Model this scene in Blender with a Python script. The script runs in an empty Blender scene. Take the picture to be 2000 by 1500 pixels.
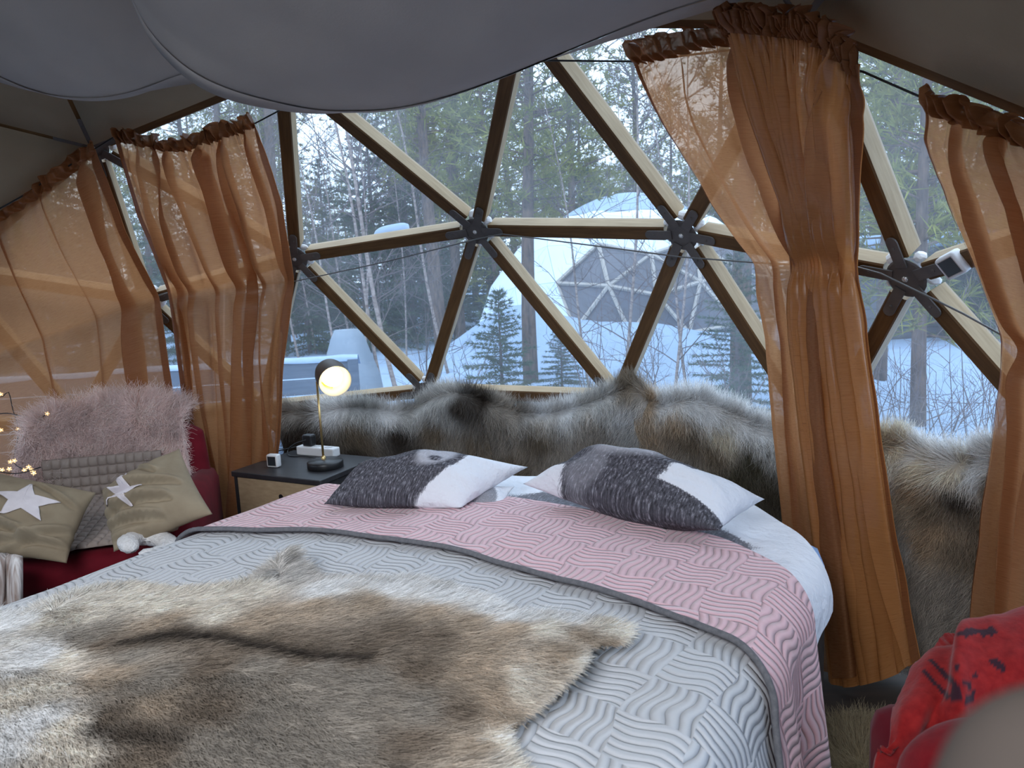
import bpy, bmesh, math, random
import numpy as np
from mathutils import Vector, Matrix
random.seed(7)
RNG = np.random.default_rng(7)
SC = bpy.context.scene
COL = SC.collection
PI = math.pi

# ------------------------------------------------------------------ camera, sky, lights, exposure
R = 2.8                                   # dome radius (inner faces of the struts), floor on the equator
EYE = np.array([0, 0, 1.3187])
DC = np.array([-1.1859, 0.7874, 0.0])     # dome centre on the floor
PITCH, ROLL, FPX = -0.1539404, -0.0448172, 1440.0
FW = np.array([0, math.cos(PITCH), math.sin(PITCH)])
_r = np.array([1.0, 0, 0]); _u = np.cross(_r, FW)
RT = math.cos(ROLL) * _r + math.sin(ROLL) * _u
UP = -math.sin(ROLL) * _r + math.cos(ROLL) * _u
cam = bpy.data.cameras.new('camera'); cam_o = bpy.data.objects.new('camera', cam); COL.objects.link(cam_o)
cam.sensor_fit = 'HORIZONTAL'; cam.sensor_width = 36; cam.lens = 36 * FPX / 2000
cam.clip_start = 0.02; cam.clip_end = 400
cam.dof.use_dof = True; cam.dof.focus_distance = 2.3; cam.dof.aperture_fstop = 8.0
m = Matrix(((RT[0], UP[0], -FW[0], EYE[0]), (RT[1], UP[1], -FW[1], EYE[1]), (RT[2], UP[2], -FW[2], EYE[2]), (0, 0, 0, 1)))
cam_o.matrix_world = m
SC.camera = cam_o
SC.view_settings.view_transform = 'Standard'; SC.view_settings.look = 'None'
SC.view_settings.gamma = 1; SC.view_settings.use_curve_mapping = False
SC.view_settings.exposure = 1.2

wd = bpy.data.worlds.new('sky'); SC.world = wd; wd.use_nodes = True
nt = wd.node_tree; bg = nt.nodes['Background']
tc = nt.nodes.new('ShaderNodeTexCoord'); sp = nt.nodes.new('ShaderNodeSeparateXYZ'); cr = nt.nodes.new('ShaderNodeValToRGB')
nt.links.new(tc.outputs['Generated'], sp.inputs[0]); nt.links.new(sp.outputs['Z'], cr.inputs[0])
cr.color_ramp.elements[0].color = (0.58, 0.70, 0.84, 1); cr.color_ramp.elements[1].color = (0.80, 0.90, 1.0, 1)
nt.links.new(cr.outputs[0], bg.inputs[0]); bg.inputs[1].default_value = 1.6

def area(name, loc, target, size, power, color):
    l = bpy.data.lights.new(name, 'AREA'); l.energy = power; l.size = size; l.color = color
    o = bpy.data.objects.new(name, l); COL.objects.link(o); o.location = loc
    o.rotation_euler = (Vector(target) - Vector(loc)).to_track_quat('-Z', 'Y').to_euler()
    return o
rl = area('overhead_bed_fill', (-0.65, -0.5, 2.2), (-0.65, 0.9, 0.3), 1.3, 17, (0.88, 0.93, 1.0)); rl.data.spread = math.radians(105)  # unseen overhead fill added to brighten the near bed; no roof window

# ------------------------------------------------------------------ where a line of sight meets a real surface (used once, to survey positions)
def ray(px, py): return FW + RT * (px - 1000) / FPX + UP * (750 - py) / FPX
def aty(px, py, y): d = ray(px, py); return EYE + d * (y / d[1])
def atz(px, py, z): d = ray(px, py); return EYE + d * ((z - EYE[2]) / d[2])
def sph(px, py, rad=R):
    d = ray(px, py); d = d / np.linalg.norm(d); o = EYE - DC; b = o @ d; c = o @ o - rad * rad
    return EYE + d * (-b + math.sqrt(max(b * b - c, 0)))
def rays(px, py): return FW[None] + RT[None] * ((np.asarray(px) - 1000) / FPX)[:, None] + UP[None] * ((750 - np.asarray(py)) / FPX)[:, None]

# ------------------------------------------------------------------ numeric helpers
def _hash(i, j, s):
    n = (i.astype(np.int64) * 374761393 + j.astype(np.int64) * 668265263 + s * 974711) & 0x7fffffff
    n = ((n ^ (n >> 13)) * 1274126177) & 0x7fffffff
    return ((n ^ (n >> 16)) & 0xffff) / 65535.0
def vnoise(x, y, s=0):
    x = np.asarray(x, float); y = np.asarray(y, float)
    i = np.floor(x); j = np.floor(y); fx = x - i; fy = y - j
    fx = fx * fx * (3 - 2 * fx); fy = fy * fy * (3 - 2 * fy)
    a = _hash(i, j, s); b = _hash(i + 1, j, s); c = _hash(i, j + 1, s); d = _hash(i + 1, j + 1, s)
    return (a * (1 - fx) + b * fx) * (1 - fy) + (c * (1 - fx) + d * fx) * fy - 0.5
def fbm(x, y, s=0, n=3):
    t = 0
    for k in range(n): t = t + vnoise(np.asarray(x) * 2 ** k, np.asarray(y) * 2 ** k, s + k) / 2 ** k
    return t
def nrm(v): v = np.asarray(v, float); return v / (np.linalg.norm(v, axis=-1, keepdims=True) + 1e-12)
def smooth(a, b, x): t = np.clip((np.asarray(x, float) - a) / (b - a), 0, 1); return t * t * (3 - 2 * t)
def resample(pts, n):
    pts = np.asarray(pts, float); d = np.r_[0, np.cumsum(np.linalg.norm(np.diff(pts, axis=0), axis=1))]
    t = np.linspace(0, d[-1], n); return np.stack([np.interp(t, d, pts[:, k]) for k in range(pts.shape[1])], 1)
def spline(pts, n):                       # Catmull-Rom through the points
    p = np.asarray(pts, float)
    if len(p) < 3: return resample(p, n)
    q = np.vstack([2 * p[0] - p[1], p, 2 * p[-1] - p[-2]]); out = []
    for i in range(len(p) - 1):
        t = np.linspace(0, 1, 12, endpoint=False)[:, None]; a, b, c, d = q[i:i + 4]
        out.append(0.5 * (2 * b + (c - a) * t + (2 * a - 5 * b + 4 * c - d) * t ** 2 + (3 * b - a - 3 * c + d) * t ** 3))
    return resample(np.vstack(out + [p[-1:]]), n)
def idw(q, anchors, vals, p=3.0):
    d = np.linalg.norm(q[:, None] - anchors[None], axis=2) + 1e-4; w = d ** -p
    return (w @ vals) / w.sum(1, keepdims=True)

# ------------------------------------------------------------------ objects, tags
def tag(o, label=None, cat=None, group=None, kind=None):
    if label: o['label'] = label
    if cat: o['category'] = cat
    if group: o['group'] = group
    if kind: o['kind'] = kind
    return o
def empty(name, loc=(0, 0, 0), label=None, cat=None, group=None, kind=None):
    o = bpy.data.objects.new(name, None); o.empty_display_size = 0.05; COL.objects.link(o); o.location = [float(c) for c in loc]
    return tag(o, label, cat, group, kind)
def link(name, me, mat=None, parent=None):
    o = bpy.data.objects.new(name, me); COL.objects.link(o)
    if mat is not None:
        for q in (mat if isinstance(mat, (list, tuple)) else [mat]): me.materials.append(q)
    if parent is not None:
        o.parent = parent; o.matrix_parent_inverse = Matrix.Translation(-parent.location)
    return o
class MB:
    def __init__(s): s.v = []; s.f = []; s.n = 0
    def add(s, v, f):
        v = np.asarray(v, float); s.v.append(v); o = s.n
        for q in f: s.f.append([int(k) + o for k in q])
        s.n += len(v); return s
    def box(s, c, sz, ax=None, bev=0.0):
        c = np.asarray(c, float); A = np.eye(3) if ax is None else np.asarray(ax, float); h = np.asarray(sz, float) / 2
        b = min(bev, h.min() * 0.9) if bev else 0
        if not b:
            v = [[x, y, z] for x in (-1, 1) for y in (-1, 1) for z in (-1, 1)]; v = np.array(v) * h
            f = [(0, 1, 3, 2), (4, 6, 7, 5), (0, 4, 5, 1), (2, 3, 7, 6), (0, 2, 6, 4), (1, 5, 7, 3)]
            return s.add(c + v @ A, f)
        bm = bmesh.new(); bmesh.ops.create_cube(bm, size=1)
        for q in bm.verts: q.co = Vector((q.co.x * 2 * h[0], q.co.y * 2 * h[1], q.co.z * 2 * h[2]))
        bmesh.ops.bevel(bm, geom=list(bm.edges), offset=b, segments=2, affect='EDGES', profile=0.5)
        bm.verts.index_update(); v = np.array([q.co[:] for q in bm.verts]); f = [[k.index for k in q.verts] for q in bm.faces]; bm.free()
        return s.add(c + v @ A, f)
    def tube(s, pts, r, n=8, cap=True):
        p = np.asarray(pts, float); r = np.broadcast_to(np.asarray(r, float), (len(p),))
        t = np.gradient(p, axis=0); t = nrm(t); ref = np.array([0, 0, 1.0]) if abs(t[0][2]) < 0.9 else np.array([1.0, 0, 0])
        V = []
        for i in range(len(p)):
            a = nrm(np.cross(t[i], ref)); b = np.cross(t[i], a); ref = np.cross(a, t[i]) if False else ref
            th = np.arange(n) * 2 * PI / n
            V.append(p[i] + r[i] * (np.cos(th)[:, None] * a + np.sin(th)[:, None] * b))
        f = [(i * n + k, i * n + (k + 1) % n, (i + 1) * n + (k + 1) % n, (i + 1) * n + k) for i in range(len(p) - 1) for k in range(n)]
        if cap: f += [list(range(n))[::-1], [(len(p) - 1) * n + k for k in range(n)]]
        return s.add(np.vstack(V), f)
    def lathe(s, prof, c=(0, 0, 0), ax=None, n=32):
        A = np.eye(3) if ax is None else np.asarray(ax, float); th = np.arange(n) * 2 * PI / n; V = []
        for (r, z) in prof: V.append(np.stack([r * np.cos(th), r * np.sin(th), np.full(n, z)], 1))
        f = [(i * n + k, i * n + (k + 1) % n, (i + 1) * n + (k + 1) % n, (i + 1) * n + k) for i in range(len(prof) - 1) for k in range(n)]
        return s.add(np.asarray(c) + np.vstack(V) @ A, f)
    def build(s, name, mat, parent=None, smooth_=False):
        me = bpy.data.meshes.new(name); me.from_pydata(np.vstack(s.v).tolist(), [], s.f); me.update()
        if smooth_: me.shade_smooth()
        return link(name, me, mat, parent)
def axes(z, x=None):                      # rows: local x, y, z in world
    z = nrm(z); x = np.array([1.0, 0, 0]) if x is None else np.asarray(x, float)
    if abs(nrm(x) @ z) > 0.98: x = np.array([0, 1.0, 0])
    x = nrm(x - z * (x @ z)); return np.stack([x, np.cross(z, x), z])
def grid_mesh(name, P, mat, parent=None, uv=None, col=None, thick=0.0, closed_u=False):
    nu, nv = P.shape[:2]; me = bpy.data.meshes.new(name)
    idx = np.arange(nu * nv).reshape(nu, nv)
    if closed_u: idx = np.vstack([idx, idx[:1]])
    q = np.stack([idx[:-1, :-1], idx[1:, :-1], idx[1:, 1:], idx[:-1, 1:]], -1).reshape(-1, 4)
    V = P.reshape(-1, 3)
    me.vertices.add(len(V)); me.vertices.foreach_set('co', V.ravel().astype(np.float32))
    me.loops.add(q.size); me.loops.foreach_set('vertex_index', q.ravel().astype(np.int32))
    me.polygons.add(len(q)); me.polygons.foreach_set('loop_start', np.arange(0, q.size, 4, dtype=np.int32))
    me.update(calc_edges=True); me.validate(); me.shade_smooth()
    if uv is not None:
        l = me.uv_layers.new(name='UVMap'); l.data.foreach_set('uv', uv.reshape(-1, 2)[q.ravel()].ravel().astype(np.float32))
    if col is not None:
        a = me.color_attributes.new('col', 'FLOAT_COLOR', 'POINT'); c4 = np.c_[col.reshape(-1, 3), np.ones(len(V))]
        a.data.foreach_set('color', c4.ravel().astype(np.float32))
    o = link(name, me, mat, parent)
    if thick:
        md = o.modifiers.new('thickness', 'SOLIDIFY'); md.thickness = thick; md.offset = 0
    return o
def grid_normals(P):
    du = np.gradient(P, axis=0); dv = np.gradient(P, axis=1); return nrm(np.cross(du, dv))

# ------------------------------------------------------------------ materials
def mat(name, color, rough=0.6, metal=0.0, spec=0.5, sheen=0.0, emit=None, estr=0.0):
    M = bpy.data.materials.new(name); M.use_nodes = True; b = M.node_tree.nodes['Principled BSDF']
    b.inputs['Base Color'].default_value = (*color, 1); b.inputs['Roughness'].default_value = rough
    b.inputs['Metallic'].default_value = metal; b.inputs['Specular IOR Level'].default_value = spec
    if sheen: b.inputs['Sheen Weight'].default_value = sheen
    if emit: b.inputs['Emission Color'].default_value = (*emit, 1); b.inputs['Emission Strength'].default_value = estr
    return M
class NT:
    def __init__(s, M): s.t = M.node_tree; s.b = s.t.nodes.get('Principled BSDF'); s.o = s.t.nodes.get('Material Output')
    def n(s, k, **kw):
        q = s.t.nodes.new('ShaderNode' + k)
        for a, v in kw.items():
            if a.startswith('i_'): q.inputs[a[2:].replace('_', ' ')].default_value = v
            else: setattr(q, a, v)
        return q
    def l(s, a, b): s.t.links.new(a, b)
    def math(s, op, a, b=None, c=None):
        q = s.n('Math', operation=op)
        for i, v in enumerate((a, b, c)):
            if v is None: continue
            if isinstance(v, (int, float)): q.inputs[i].default_value = v
            else: s.l(v, q.inputs[i])
        return q.outputs[0]
    def noise(s, vec, scale, stretch=(1, 1, 1), detail=3, rough=0.55):
        mp = s.n('Mapping'); mp.inputs['Scale'].default_value = stretch; s.l(vec, mp.inputs[0])
        q = s.n('TexNoise'); q.inputs['Scale'].default_value = scale; q.inputs['Detail'].default_value = detail; q.inputs['Roughness'].default_value = rough
        s.l(mp.outputs[0], q.inputs['Vector']); return q.outputs[0]
    def ramp(s, f, stops):
        q = s.n('ValToRGB'); e = q.color_ramp.elements
        while len(e) < len(stops): e.new(0.5)
        for k, (p, c) in enumerate(stops): e[k].position = p; e[k].color = (*c, 1)
        s.l(f, q.inputs[0]); return q.outputs[0]
    def bump(s, h, strength=0.3, dist=0.01):
        q = s.n('Bump'); q.inputs['Strength'].default_value = strength; q.inputs['Distance'].default_value = dist
        s.l(h, q.inputs['Height']); return q.outputs[0]
    def coord(s, k): return s.n('TexCoord').outputs[k]
    def attr(s, name): q = s.n('Attribute'); q.attribute_name = name; return q.outputs['Color']
    def mixc(s, f, a, b):
        q = s.n('MixRGB'); 
        for i, v in ((0, f), (1, a), (2, b)):
            if isinstance(v, (int, float)): q.inputs[i].default_value = v
            elif isinstance(v, tuple): q.inputs[i].default_value = (*v, 1)
            else: s.l(v, q.inputs[i])
        return q.outputs[0]
def noisy(name, c0, c1, scale=8, stretch=(1, 1, 1), rough=0.7, spec=0.3, bump=0.0, bdist=0.003, coord='Object', sheen=0.0, metal=0.0):
    M = mat(name, c0, rough, metal, spec, sheen); t = NT(M); f = t.noise(t.coord(coord), scale, stretch, 5)
    t.l(t.ramp(f, [(0.3, c0), (0.7, c1)]), t.b.inputs['Base Color'])
    if bump: t.l(t.bump(f, bump, bdist), t.b.inputs['Normal'])
    return M
WOOD = noisy('larch_wood', (0.28, 0.195, 0.105), (0.40, 0.295, 0.175), 6, (1.2, 14, 14), 0.55, 0.35, 0.15, 0.002)
INNER = noisy('dark_brown_inner_face', (0.088, 0.043, 0.016), (0.15, 0.078, 0.03), 6, (1.2, 14, 14), 0.6, 0.25, 0.15, 0.002)
STEEL = noisy('grey_steel', (0.085, 0.075, 0.072), (0.12, 0.105, 0.10), 25, rough=0.5, spec=0.4, metal=0.0)
BRIGHT = mat('bright_steel', (0.75, 0.74, 0.72), 0.3, 0.9)
FOAM = noisy('white_foam', (0.82, 0.84, 0.88), (0.95, 0.95, 0.96), 60, rough=0.9, bump=0.4, bdist=0.004)
CABLE = mat('steel_cable', (0.16, 0.155, 0.15), 0.4, 0.5)
CORDM = mat('black_cord', (0.012, 0.011, 0.012), 0.55)
BLACK = mat('black_plastic', (0.012, 0.012, 0.013), 0.4)
WHITE = mat('white_plastic', (0.75, 0.75, 0.76), 0.4)
SCREEN = mat('dark_display', (0.025, 0.03, 0.035), 0.25)
BRASS = mat('brass', (0.72, 0.52, 0.24), 0.3, 0.9)

def canvas_mat(name, c0, c1):
    M = noisy(name, c0, c1, 3.0, rough=0.9, spec=0.1); t = NT(M)
    w = t.noise(t.coord('Object'), 220, (1, 1, 1), 1); t.l(t.bump(w, 0.25, 0.001), t.b.inputs['Normal']); return M
CANVAS = canvas_mat('tent_canvas', (0.26, 0.195, 0.13), (0.32, 0.25, 0.17))
DRAPE = canvas_mat('grey_white_voile', (0.32, 0.29, 0.27), (0.37, 0.335, 0.31))

def glass_mat():
    M = bpy.data.materials.new('clear_vinyl'); M.use_nodes = True; t = NT(M); t.t.nodes.remove(t.b)
    tr = t.n('BsdfTransparent'); tr.inputs[0].default_value = (0.88, 0.93, 0.98, 1)
    tl = t.n('BsdfTranslucent'); tl.inputs[0].default_value = (0.80, 0.88, 1.0, 1)
    gl = t.n('BsdfGlossy'); gl.inputs['Roughness'].default_value = 0.12
    nz = t.noise(t.coord('Object'), 4.5, (1, 1, 1), 4); t.l(t.bump(nz, 0.35, 0.02), gl.inputs['Normal'])
    haze = t.math('MULTIPLY_ADD', nz, 0.06, 0.008)
    m1 = t.n('MixShader'); t.l(haze, m1.inputs[0]); t.l(tr.outputs[0], m1.inputs[1]); t.l(tl.outputs[0], m1.inputs[2])
    m2 = t.n('MixShader'); m2.inputs[0].default_value = 0.035; t.l(m1.outputs[0], m2.inputs[1]); t.l(gl.outputs[0], m2.inputs[2])
    t.l(m2.outputs[0], t.o.inputs[0]); return M
VINYL = glass_mat()

def curtain_mat(name, c0, c1, trans=0.5, clear=0.10, rough=0.42):
    M = mat(name, c0, rough, 0, 0.4); t = NT(M); uv = t.coord('UV')
    n1 = t.noise(uv, 1.0, (22, 300, 1), 3); n2 = t.noise(uv, 1.0, (45, 700, 1), 2)
    base = t.ramp(n1, [(0.25, c0), (0.7, c1)])
    sl = t.ramp(n2, [(0.26, (0.35, 0.30, 0.27)), (0.36, (1, 1, 1))])
    mu = t.n('MixRGB'); mu.blend_type = 'MULTIPLY'; mu.inputs[0].default_value = 1; t.l(base, mu.inputs[1]); t.l(sl, mu.inputs[2])
    t.l(mu.outputs[0], t.b.inputs['Base Color']); bp = t.bump(n1, 0.18, 0.001); t.l(bp, t.b.inputs['Normal'])
    tl = t.n('BsdfTranslucent'); t.l(mu.outputs[0], tl.inputs[0])
    tr = t.n('BsdfTransparent'); tr.inputs[0].default_value = (1.0, 0.82, 0.66, 1)
    m1 = t.n('MixShader'); m1.inputs[0].default_value = trans; t.l(t.b.outputs[0], m1.inputs[1]); t.l(tl.outputs[0], m1.inputs[2])
    m2 = t.n('MixShader'); m2.inputs[0].default_value = clear; t.l(m1.outputs[0], m2.inputs[1]); t.l(tr.outputs[0], m2.inputs[2])
    t.l(m2.outputs[0], t.o.inputs[0]); return M
SHEER = curtain_mat('rust_sheer_curtain', (0.37, 0.158, 0.06), (0.49, 0.228, 0.10), 0.54, 0.18)
SATIN = curtain_mat('copper_satin_curtain', (0.43, 0.168, 0.050), (0.51, 0.212, 0.072), 0.27, 0.05, 0.25)
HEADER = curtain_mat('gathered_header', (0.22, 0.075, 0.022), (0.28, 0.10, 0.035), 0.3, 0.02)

def fur_mat(name, rough=0.55):
    M = mat(name, (0.5, 0.45, 0.4), rough, 0, 0.25); t = NT(M); c = t.attr('col'); t.l(c, t.b.inputs['Base Color'])
    tl = t.n('BsdfTranslucent'); t.l(c, tl.inputs[0]); mx = t.n('MixShader'); mx.inputs[0].default_value = 0.35
    t.l(t.b.outputs[0], mx.inputs[1]); t.l(tl.outputs[0], mx.inputs[2]); t.l(mx.outputs[0], t.o.inputs[0]); return M
FUR = fur_mat('fur'); 
def cloth_col(name, rough=0.8, weave=300, sheen=0.2):   # colour read from the mesh (woven or printed)
    M = mat(name, (0.5, 0.5, 0.5), rough, 0, 0.2, sheen); t = NT(M); t.l(t.attr('col'), t.b.inputs['Base Color'])
    t.l(t.bump(t.noise(t.coord('Object'), weave, (1, 1, 1), 2), 0.2, 0.001), t.b.inputs['Normal']); return M
def print_mat(name, dark=(0.024, 0.023, 0.028), light=(0.74, 0.75, 0.80)):   # col.r = how much of the fur print shows
    M = mat(name, light, 0.75, 0, 0.25); t = NT(M); uv = t.coord('UV')
    n = t.noise(uv, 1.0, (130, 38, 1), 4, 0.7); n2 = t.noise(uv, 1.0, (16, 9, 1), 3)
    furc = t.ramp(n, [(0.36, dark), (0.55, (0.095, 0.092, 0.11)), (0.74, (0.42, 0.42, 0.47))])
    sepc = t.n('SeparateColor'); t.l(t.attr('col'), sepc.inputs[0])
    edge = t.math('ADD', sepc.outputs[0], t.math('MULTIPLY', t.math('SUBTRACT', n, 0.5), 0.9))
    k = t.math('SMOOTHSTEP', edge, 0.0, 1.0) if False else t.ramp(edge, [(0.42, (0, 0, 0)), (0.58, (1, 1, 1))])
    shade = t.mixc(sepc.outputs[1], furc, t.mixc(0.62, furc, (0.66, 0.66, 0.72)))
    t.l(t.mixc(k, light, shade), t.b.inputs['Base Color'])
    t.l(t.bump(t.noise(t.coord('Object'), 11, (1, 1, 1), 4), 0.75, 0.03), t.b.inputs['Normal']); return M
PRINT = print_mat('fur_print_cotton')

def quilt_mat(name, c0, c1):
    M = mat(name, c0, 0.62, 0, 0.3, 0.35); t = NT(M); uv = t.coord('UV'); s = t.n('SeparateXYZ'); t.l(uv, s.inputs[0])
    dn = t.n('TexNoise'); dn.inputs['Scale'].default_value = 5.0; dn.inputs['Detail'].default_value = 2; t.l(uv, dn.inputs['Vector']); ds = t.n('SeparateColor'); t.l(dn.outputs[1], ds.inputs[0])
    X = t.math('MULTIPLY_ADD', ds.outputs[0], 0.05, s.outputs[0]); Y = t.math('MULTIPLY_ADD', ds.outputs[1], 0.05, s.outputs[1]); cell = 0.112
    wx = t.math('ADD', X, t.math('MULTIPLY', t.math('SINE', t.math('MULTIPLY', Y, 2 * PI / 0.42)), 0.012))
    wy = t.math('ADD', Y, t.math('MULTIPLY', t.math('SINE', t.math('MULTIPLY', X, 2 * PI / 0.37)), 0.012))
    par = t.math('MODULO', t.math('ADD', t.math('FLOOR', t.math('DIVIDE', wx, cell)), t.math('FLOOR', t.math('DIVIDE', wy, cell))), 2.0)
    par = t.math('ABSOLUTE', par)
    def stripes(a, b):
        w = t.math('ADD', a, t.math('MULTIPLY', t.math('SINE', t.math('MULTIPLY', b, 2 * PI / 0.112)), 0.0055))
        v = t.math('ABSOLUTE', t.math('SINE', t.math('MULTIPLY', w, PI / 0.0185))); return t.math('POWER', v, 0.6)
    h1 = stripes(X, Y); h2 = stripes(Y, X)
    h = t.math('ADD', t.math('MULTIPLY', h1, par), t.math('MULTIPLY', h2, t.math('SUBTRACT', 1.0, par)))
    st = t.ramp(h, [(0.10, tuple(x * 0.72 for x in c0)), (0.30, c0), (0.9, c1)])
    t.l(st, t.b.inputs['Base Color'])
    wr = t.noise(uv, 1.0, (9, 9, 1), 3); hh = t.math('ADD', h, t.math('MULTIPLY', wr, 1.2))
    t.l(t.bump(hh, 0.85, 0.0075), t.b.inputs['Normal']); return M
QGREY = quilt_mat('grey_quilt', (0.43, 0.435, 0.455), (0.50, 0.505, 0.525))
QPINK = quilt_mat('pink_quilt', (0.62, 0.375, 0.41), (0.70, 0.44, 0.475))
PIPING = noisy('grey_piping', (0.10, 0.10, 0.11), (0.16, 0.155, 0.165), 120, rough=0.8)
LINEN = noisy('white_linen', (0.74, 0.75, 0.80), (0.80, 0.80, 0.84), 5, rough=0.8, bump=0.5, bdist=0.03)
BLUE = mat('blue_sheet', (0.34, 0.52, 0.85), 0.8)
VELVET = noisy('burgundy_velvet', (0.085, 0.003, 0.008), (0.15, 0.007, 0.015), 9, rough=0.8, spec=0.1, sheen=0.06)
BEIGE = noisy('beige_canvas', (0.26, 0.205, 0.14), (0.32, 0.26, 0.18), 14, rough=0.85, spec=0.1, bump=0.2)
STAR = noisy('pale_star_patch', (0.66, 0.60, 0.62), (0.74, 0.68, 0.70), 40, rough=0.85)
WAFFLE = noisy('taupe_waffle', (0.25, 0.20, 0.175), (0.31, 0.255, 0.22), 30, rough=0.85)
SHERPA = noisy('white_sherpa', (0.70, 0.67, 0.66), (0.86, 0.84, 0.83), 160, rough=0.95, bump=0.9, bdist=0.008)
SHERPA2 = noisy('brown_white_sherpa', (0.30, 0.20, 0.16), (0.80, 0.77, 0.76), 22, (3, 3, .3), rough=0.95, bump=0.8, bdist=0.008)
DARKTOP = noisy('black_wood_top', (0.022, 0.022, 0.025), (0.035, 0.034, 0.037), 8, (1, 12, 1), rough=0.4, spec=0.5)
DRAWER = noisy('oak_drawer', (0.36, 0.26, 0.155), (0.46, 0.345, 0.215), 5, (1.5, 10, 18), rough=0.5)
SHADE = noisy('bronze_shade', (0.045, 0.030, 0.024), (0.065, 0.045, 0.035), 6, rough=0.45, spec=0.5)
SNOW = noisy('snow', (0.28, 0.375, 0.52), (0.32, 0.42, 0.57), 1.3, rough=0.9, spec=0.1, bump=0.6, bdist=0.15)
BARK = noisy('pine_bark', (0.06, 0.048, 0.045), (0.17, 0.115, 0.09), 5, (4, 4, 0.8), rough=0.95, spec=0.1, bump=0.6, bdist=0.03)
BIRCH = noisy('birch_bark', (0.15, 0.11, 0.095), (0.38, 0.31, 0.28), 5, (2, 2, 5), rough=0.9, spec=0.1)
TWIG = noisy('twig_bark', (0.085, 0.068, 0.07), (0.14, 0.11, 0.11), 6, rough=0.95, spec=0.1)
NEEDLE = noisy('pine_needles', (0.085, 0.10, 0.022), (0.23, 0.225, 0.052), 0.9, rough=0.8, spec=0.15)
SPRUCE = noisy('spruce_needles', (0.035, 0.060, 0.038), (0.085, 0.12, 0.07), 2.5, rough=0.8, spec=0.15)
PLANK = noisy('grey_planks', (0.06, 0.08, 0.115), (0.09, 0.115, 0.155), 3, (1, 1, 14), rough=0.85)
# ================================================================== THE DOME: struts, hub plates, panes, canvas
GA = math.atan(0.5); TH = PI / 2 - 1.095406
def _rz(v): c, s = math.cos(TH), math.sin(TH); return np.array([c * v[0] - s * v[1], s * v[0] + c * v[1], v[2]])
def ico_up(k): a = k * 2 * PI / 5; return np.array([math.cos(GA) * math.cos(a), math.cos(GA) * math.sin(a), math.sin(GA)])
def ico_lo(k): a = (k + .5) * 2 * PI / 5; return np.array([math.cos(GA) * math.cos(a), math.cos(GA) * math.sin(a), -math.sin(GA)])
NODES = []; NKEY = {}
def node_id(v):
    k = tuple(np.round(v, 4))
    if k not in NKEY: NKEY[k] = len(NODES); NODES.append(v)
    return NKEY[k]
FACES = []                                 # (node ids, rows from the pentagon ring towards the top; -1 below)
def subdivide(A, B, Ct, top):
    def p(i, j): q = ((4 - i - j) * A + i * B + j * Ct) / 4; return node_id(q / np.linalg.norm(q))
    for j in range(4):
        for i in range(4 - j):
            FACES.append(((p(i, j), p(i + 1, j), p(i, j + 1)), j if top else -1))
            if i + j < 3: FACES.append(((p(i + 1, j), p(i + 1, j + 1), p(i, j + 1)), j if top else -1))
for k in range(5):
    subdivide(ico_up(k), ico_up((k + 1) % 5), np.array([0, 0, 1.0]), True)
    subdivide(ico_up(k), ico_up((k + 1) % 5), ico_lo(k), False)
    subdivide(ico_lo(k), ico_lo((k - 1) % 5), ico_up(k), False)
NODES = np.array(NODES)
DIRS = np.array([_rz(v) for v in NODES])
FACES = [(f, row) for f, row in FACES if NODES[list(f)][:, 2].mean() > 0.02]
def face_az(f): c = DIRS[list(f)].mean(0); return math.degrees(math.atan2(c[0], c[1]))
ROW0 = {2, 3, 5, 7, 0, 1, 4, 6, 8, 35, 117}
def is_window(f, row): return (row == 0 and all(i in ROW0 for i in f)) or (row < 0 and -112 < face_az(f) < 118)
frame = empty('dome_frame', DC, kind='structure')
frame['label'] = 'geodesic frame of brown larch struts bolted to grey star plates'
used_edges = {}; win_nodes = set()
for f, row in FACES:
    for a, b in ((f[0], f[1]), (f[1], f[2]), (f[2], f[0])):
        used_edges.setdefault((min(a, b), max(a, b)), []).append(is_window(f, row))
    if is_window(f, row): win_nodes.update(f)
nbr = {}
SW, SD = 0.050, 0.060                      # strut width and depth
bev = 0.004
prof = [(-SW / 2 + bev, 0), (SW / 2 - bev, 0), (SW / 2, bev), (SW / 2, SD), (-SW / 2, SD), (-SW / 2, bev)]
for (a, b), wins in used_edges.items():
    A = DC + DIRS[a] * R; B = DC + DIRS[b] * R; nbr.setdefault(a, []).append(b); nbr.setdefault(b, []).append(a)
    if not any(wins) and math.degrees(math.atan2(*((DIRS[a] + DIRS[b])[:2]))) and abs(math.degrees(math.atan2(*((DIRS[a] + DIRS[b])[:2])))) > 120: continue
    t = nrm(B - A); L = np.linalg.norm(B - A); nn = nrm(DIRS[a] + DIRS[b]); nn = nrm(nn - t * (nn @ t)); s = np.cross(nn, t)
    e = 0.062; mb = MB(); V = [(x, y, z) for x in (e, L - e) for (y, z) in prof]
    k = len(prof); mb.add(V, [tuple((i, (i + 1) % k, (i + 1) % k + k, i + k)) for i in range(k)] + [tuple(range(k))[::-1], tuple(range(k, 2 * k))])
    o = mb.build('strut', [WOOD, INNER], frame)
    for fi in (0, 1, 5): o.data.polygons[fi].material_index = 1  # darker brown on the inner face and its bevels
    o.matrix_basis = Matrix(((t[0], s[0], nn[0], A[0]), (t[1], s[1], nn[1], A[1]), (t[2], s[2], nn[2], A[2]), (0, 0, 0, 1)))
foam_me = None
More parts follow.
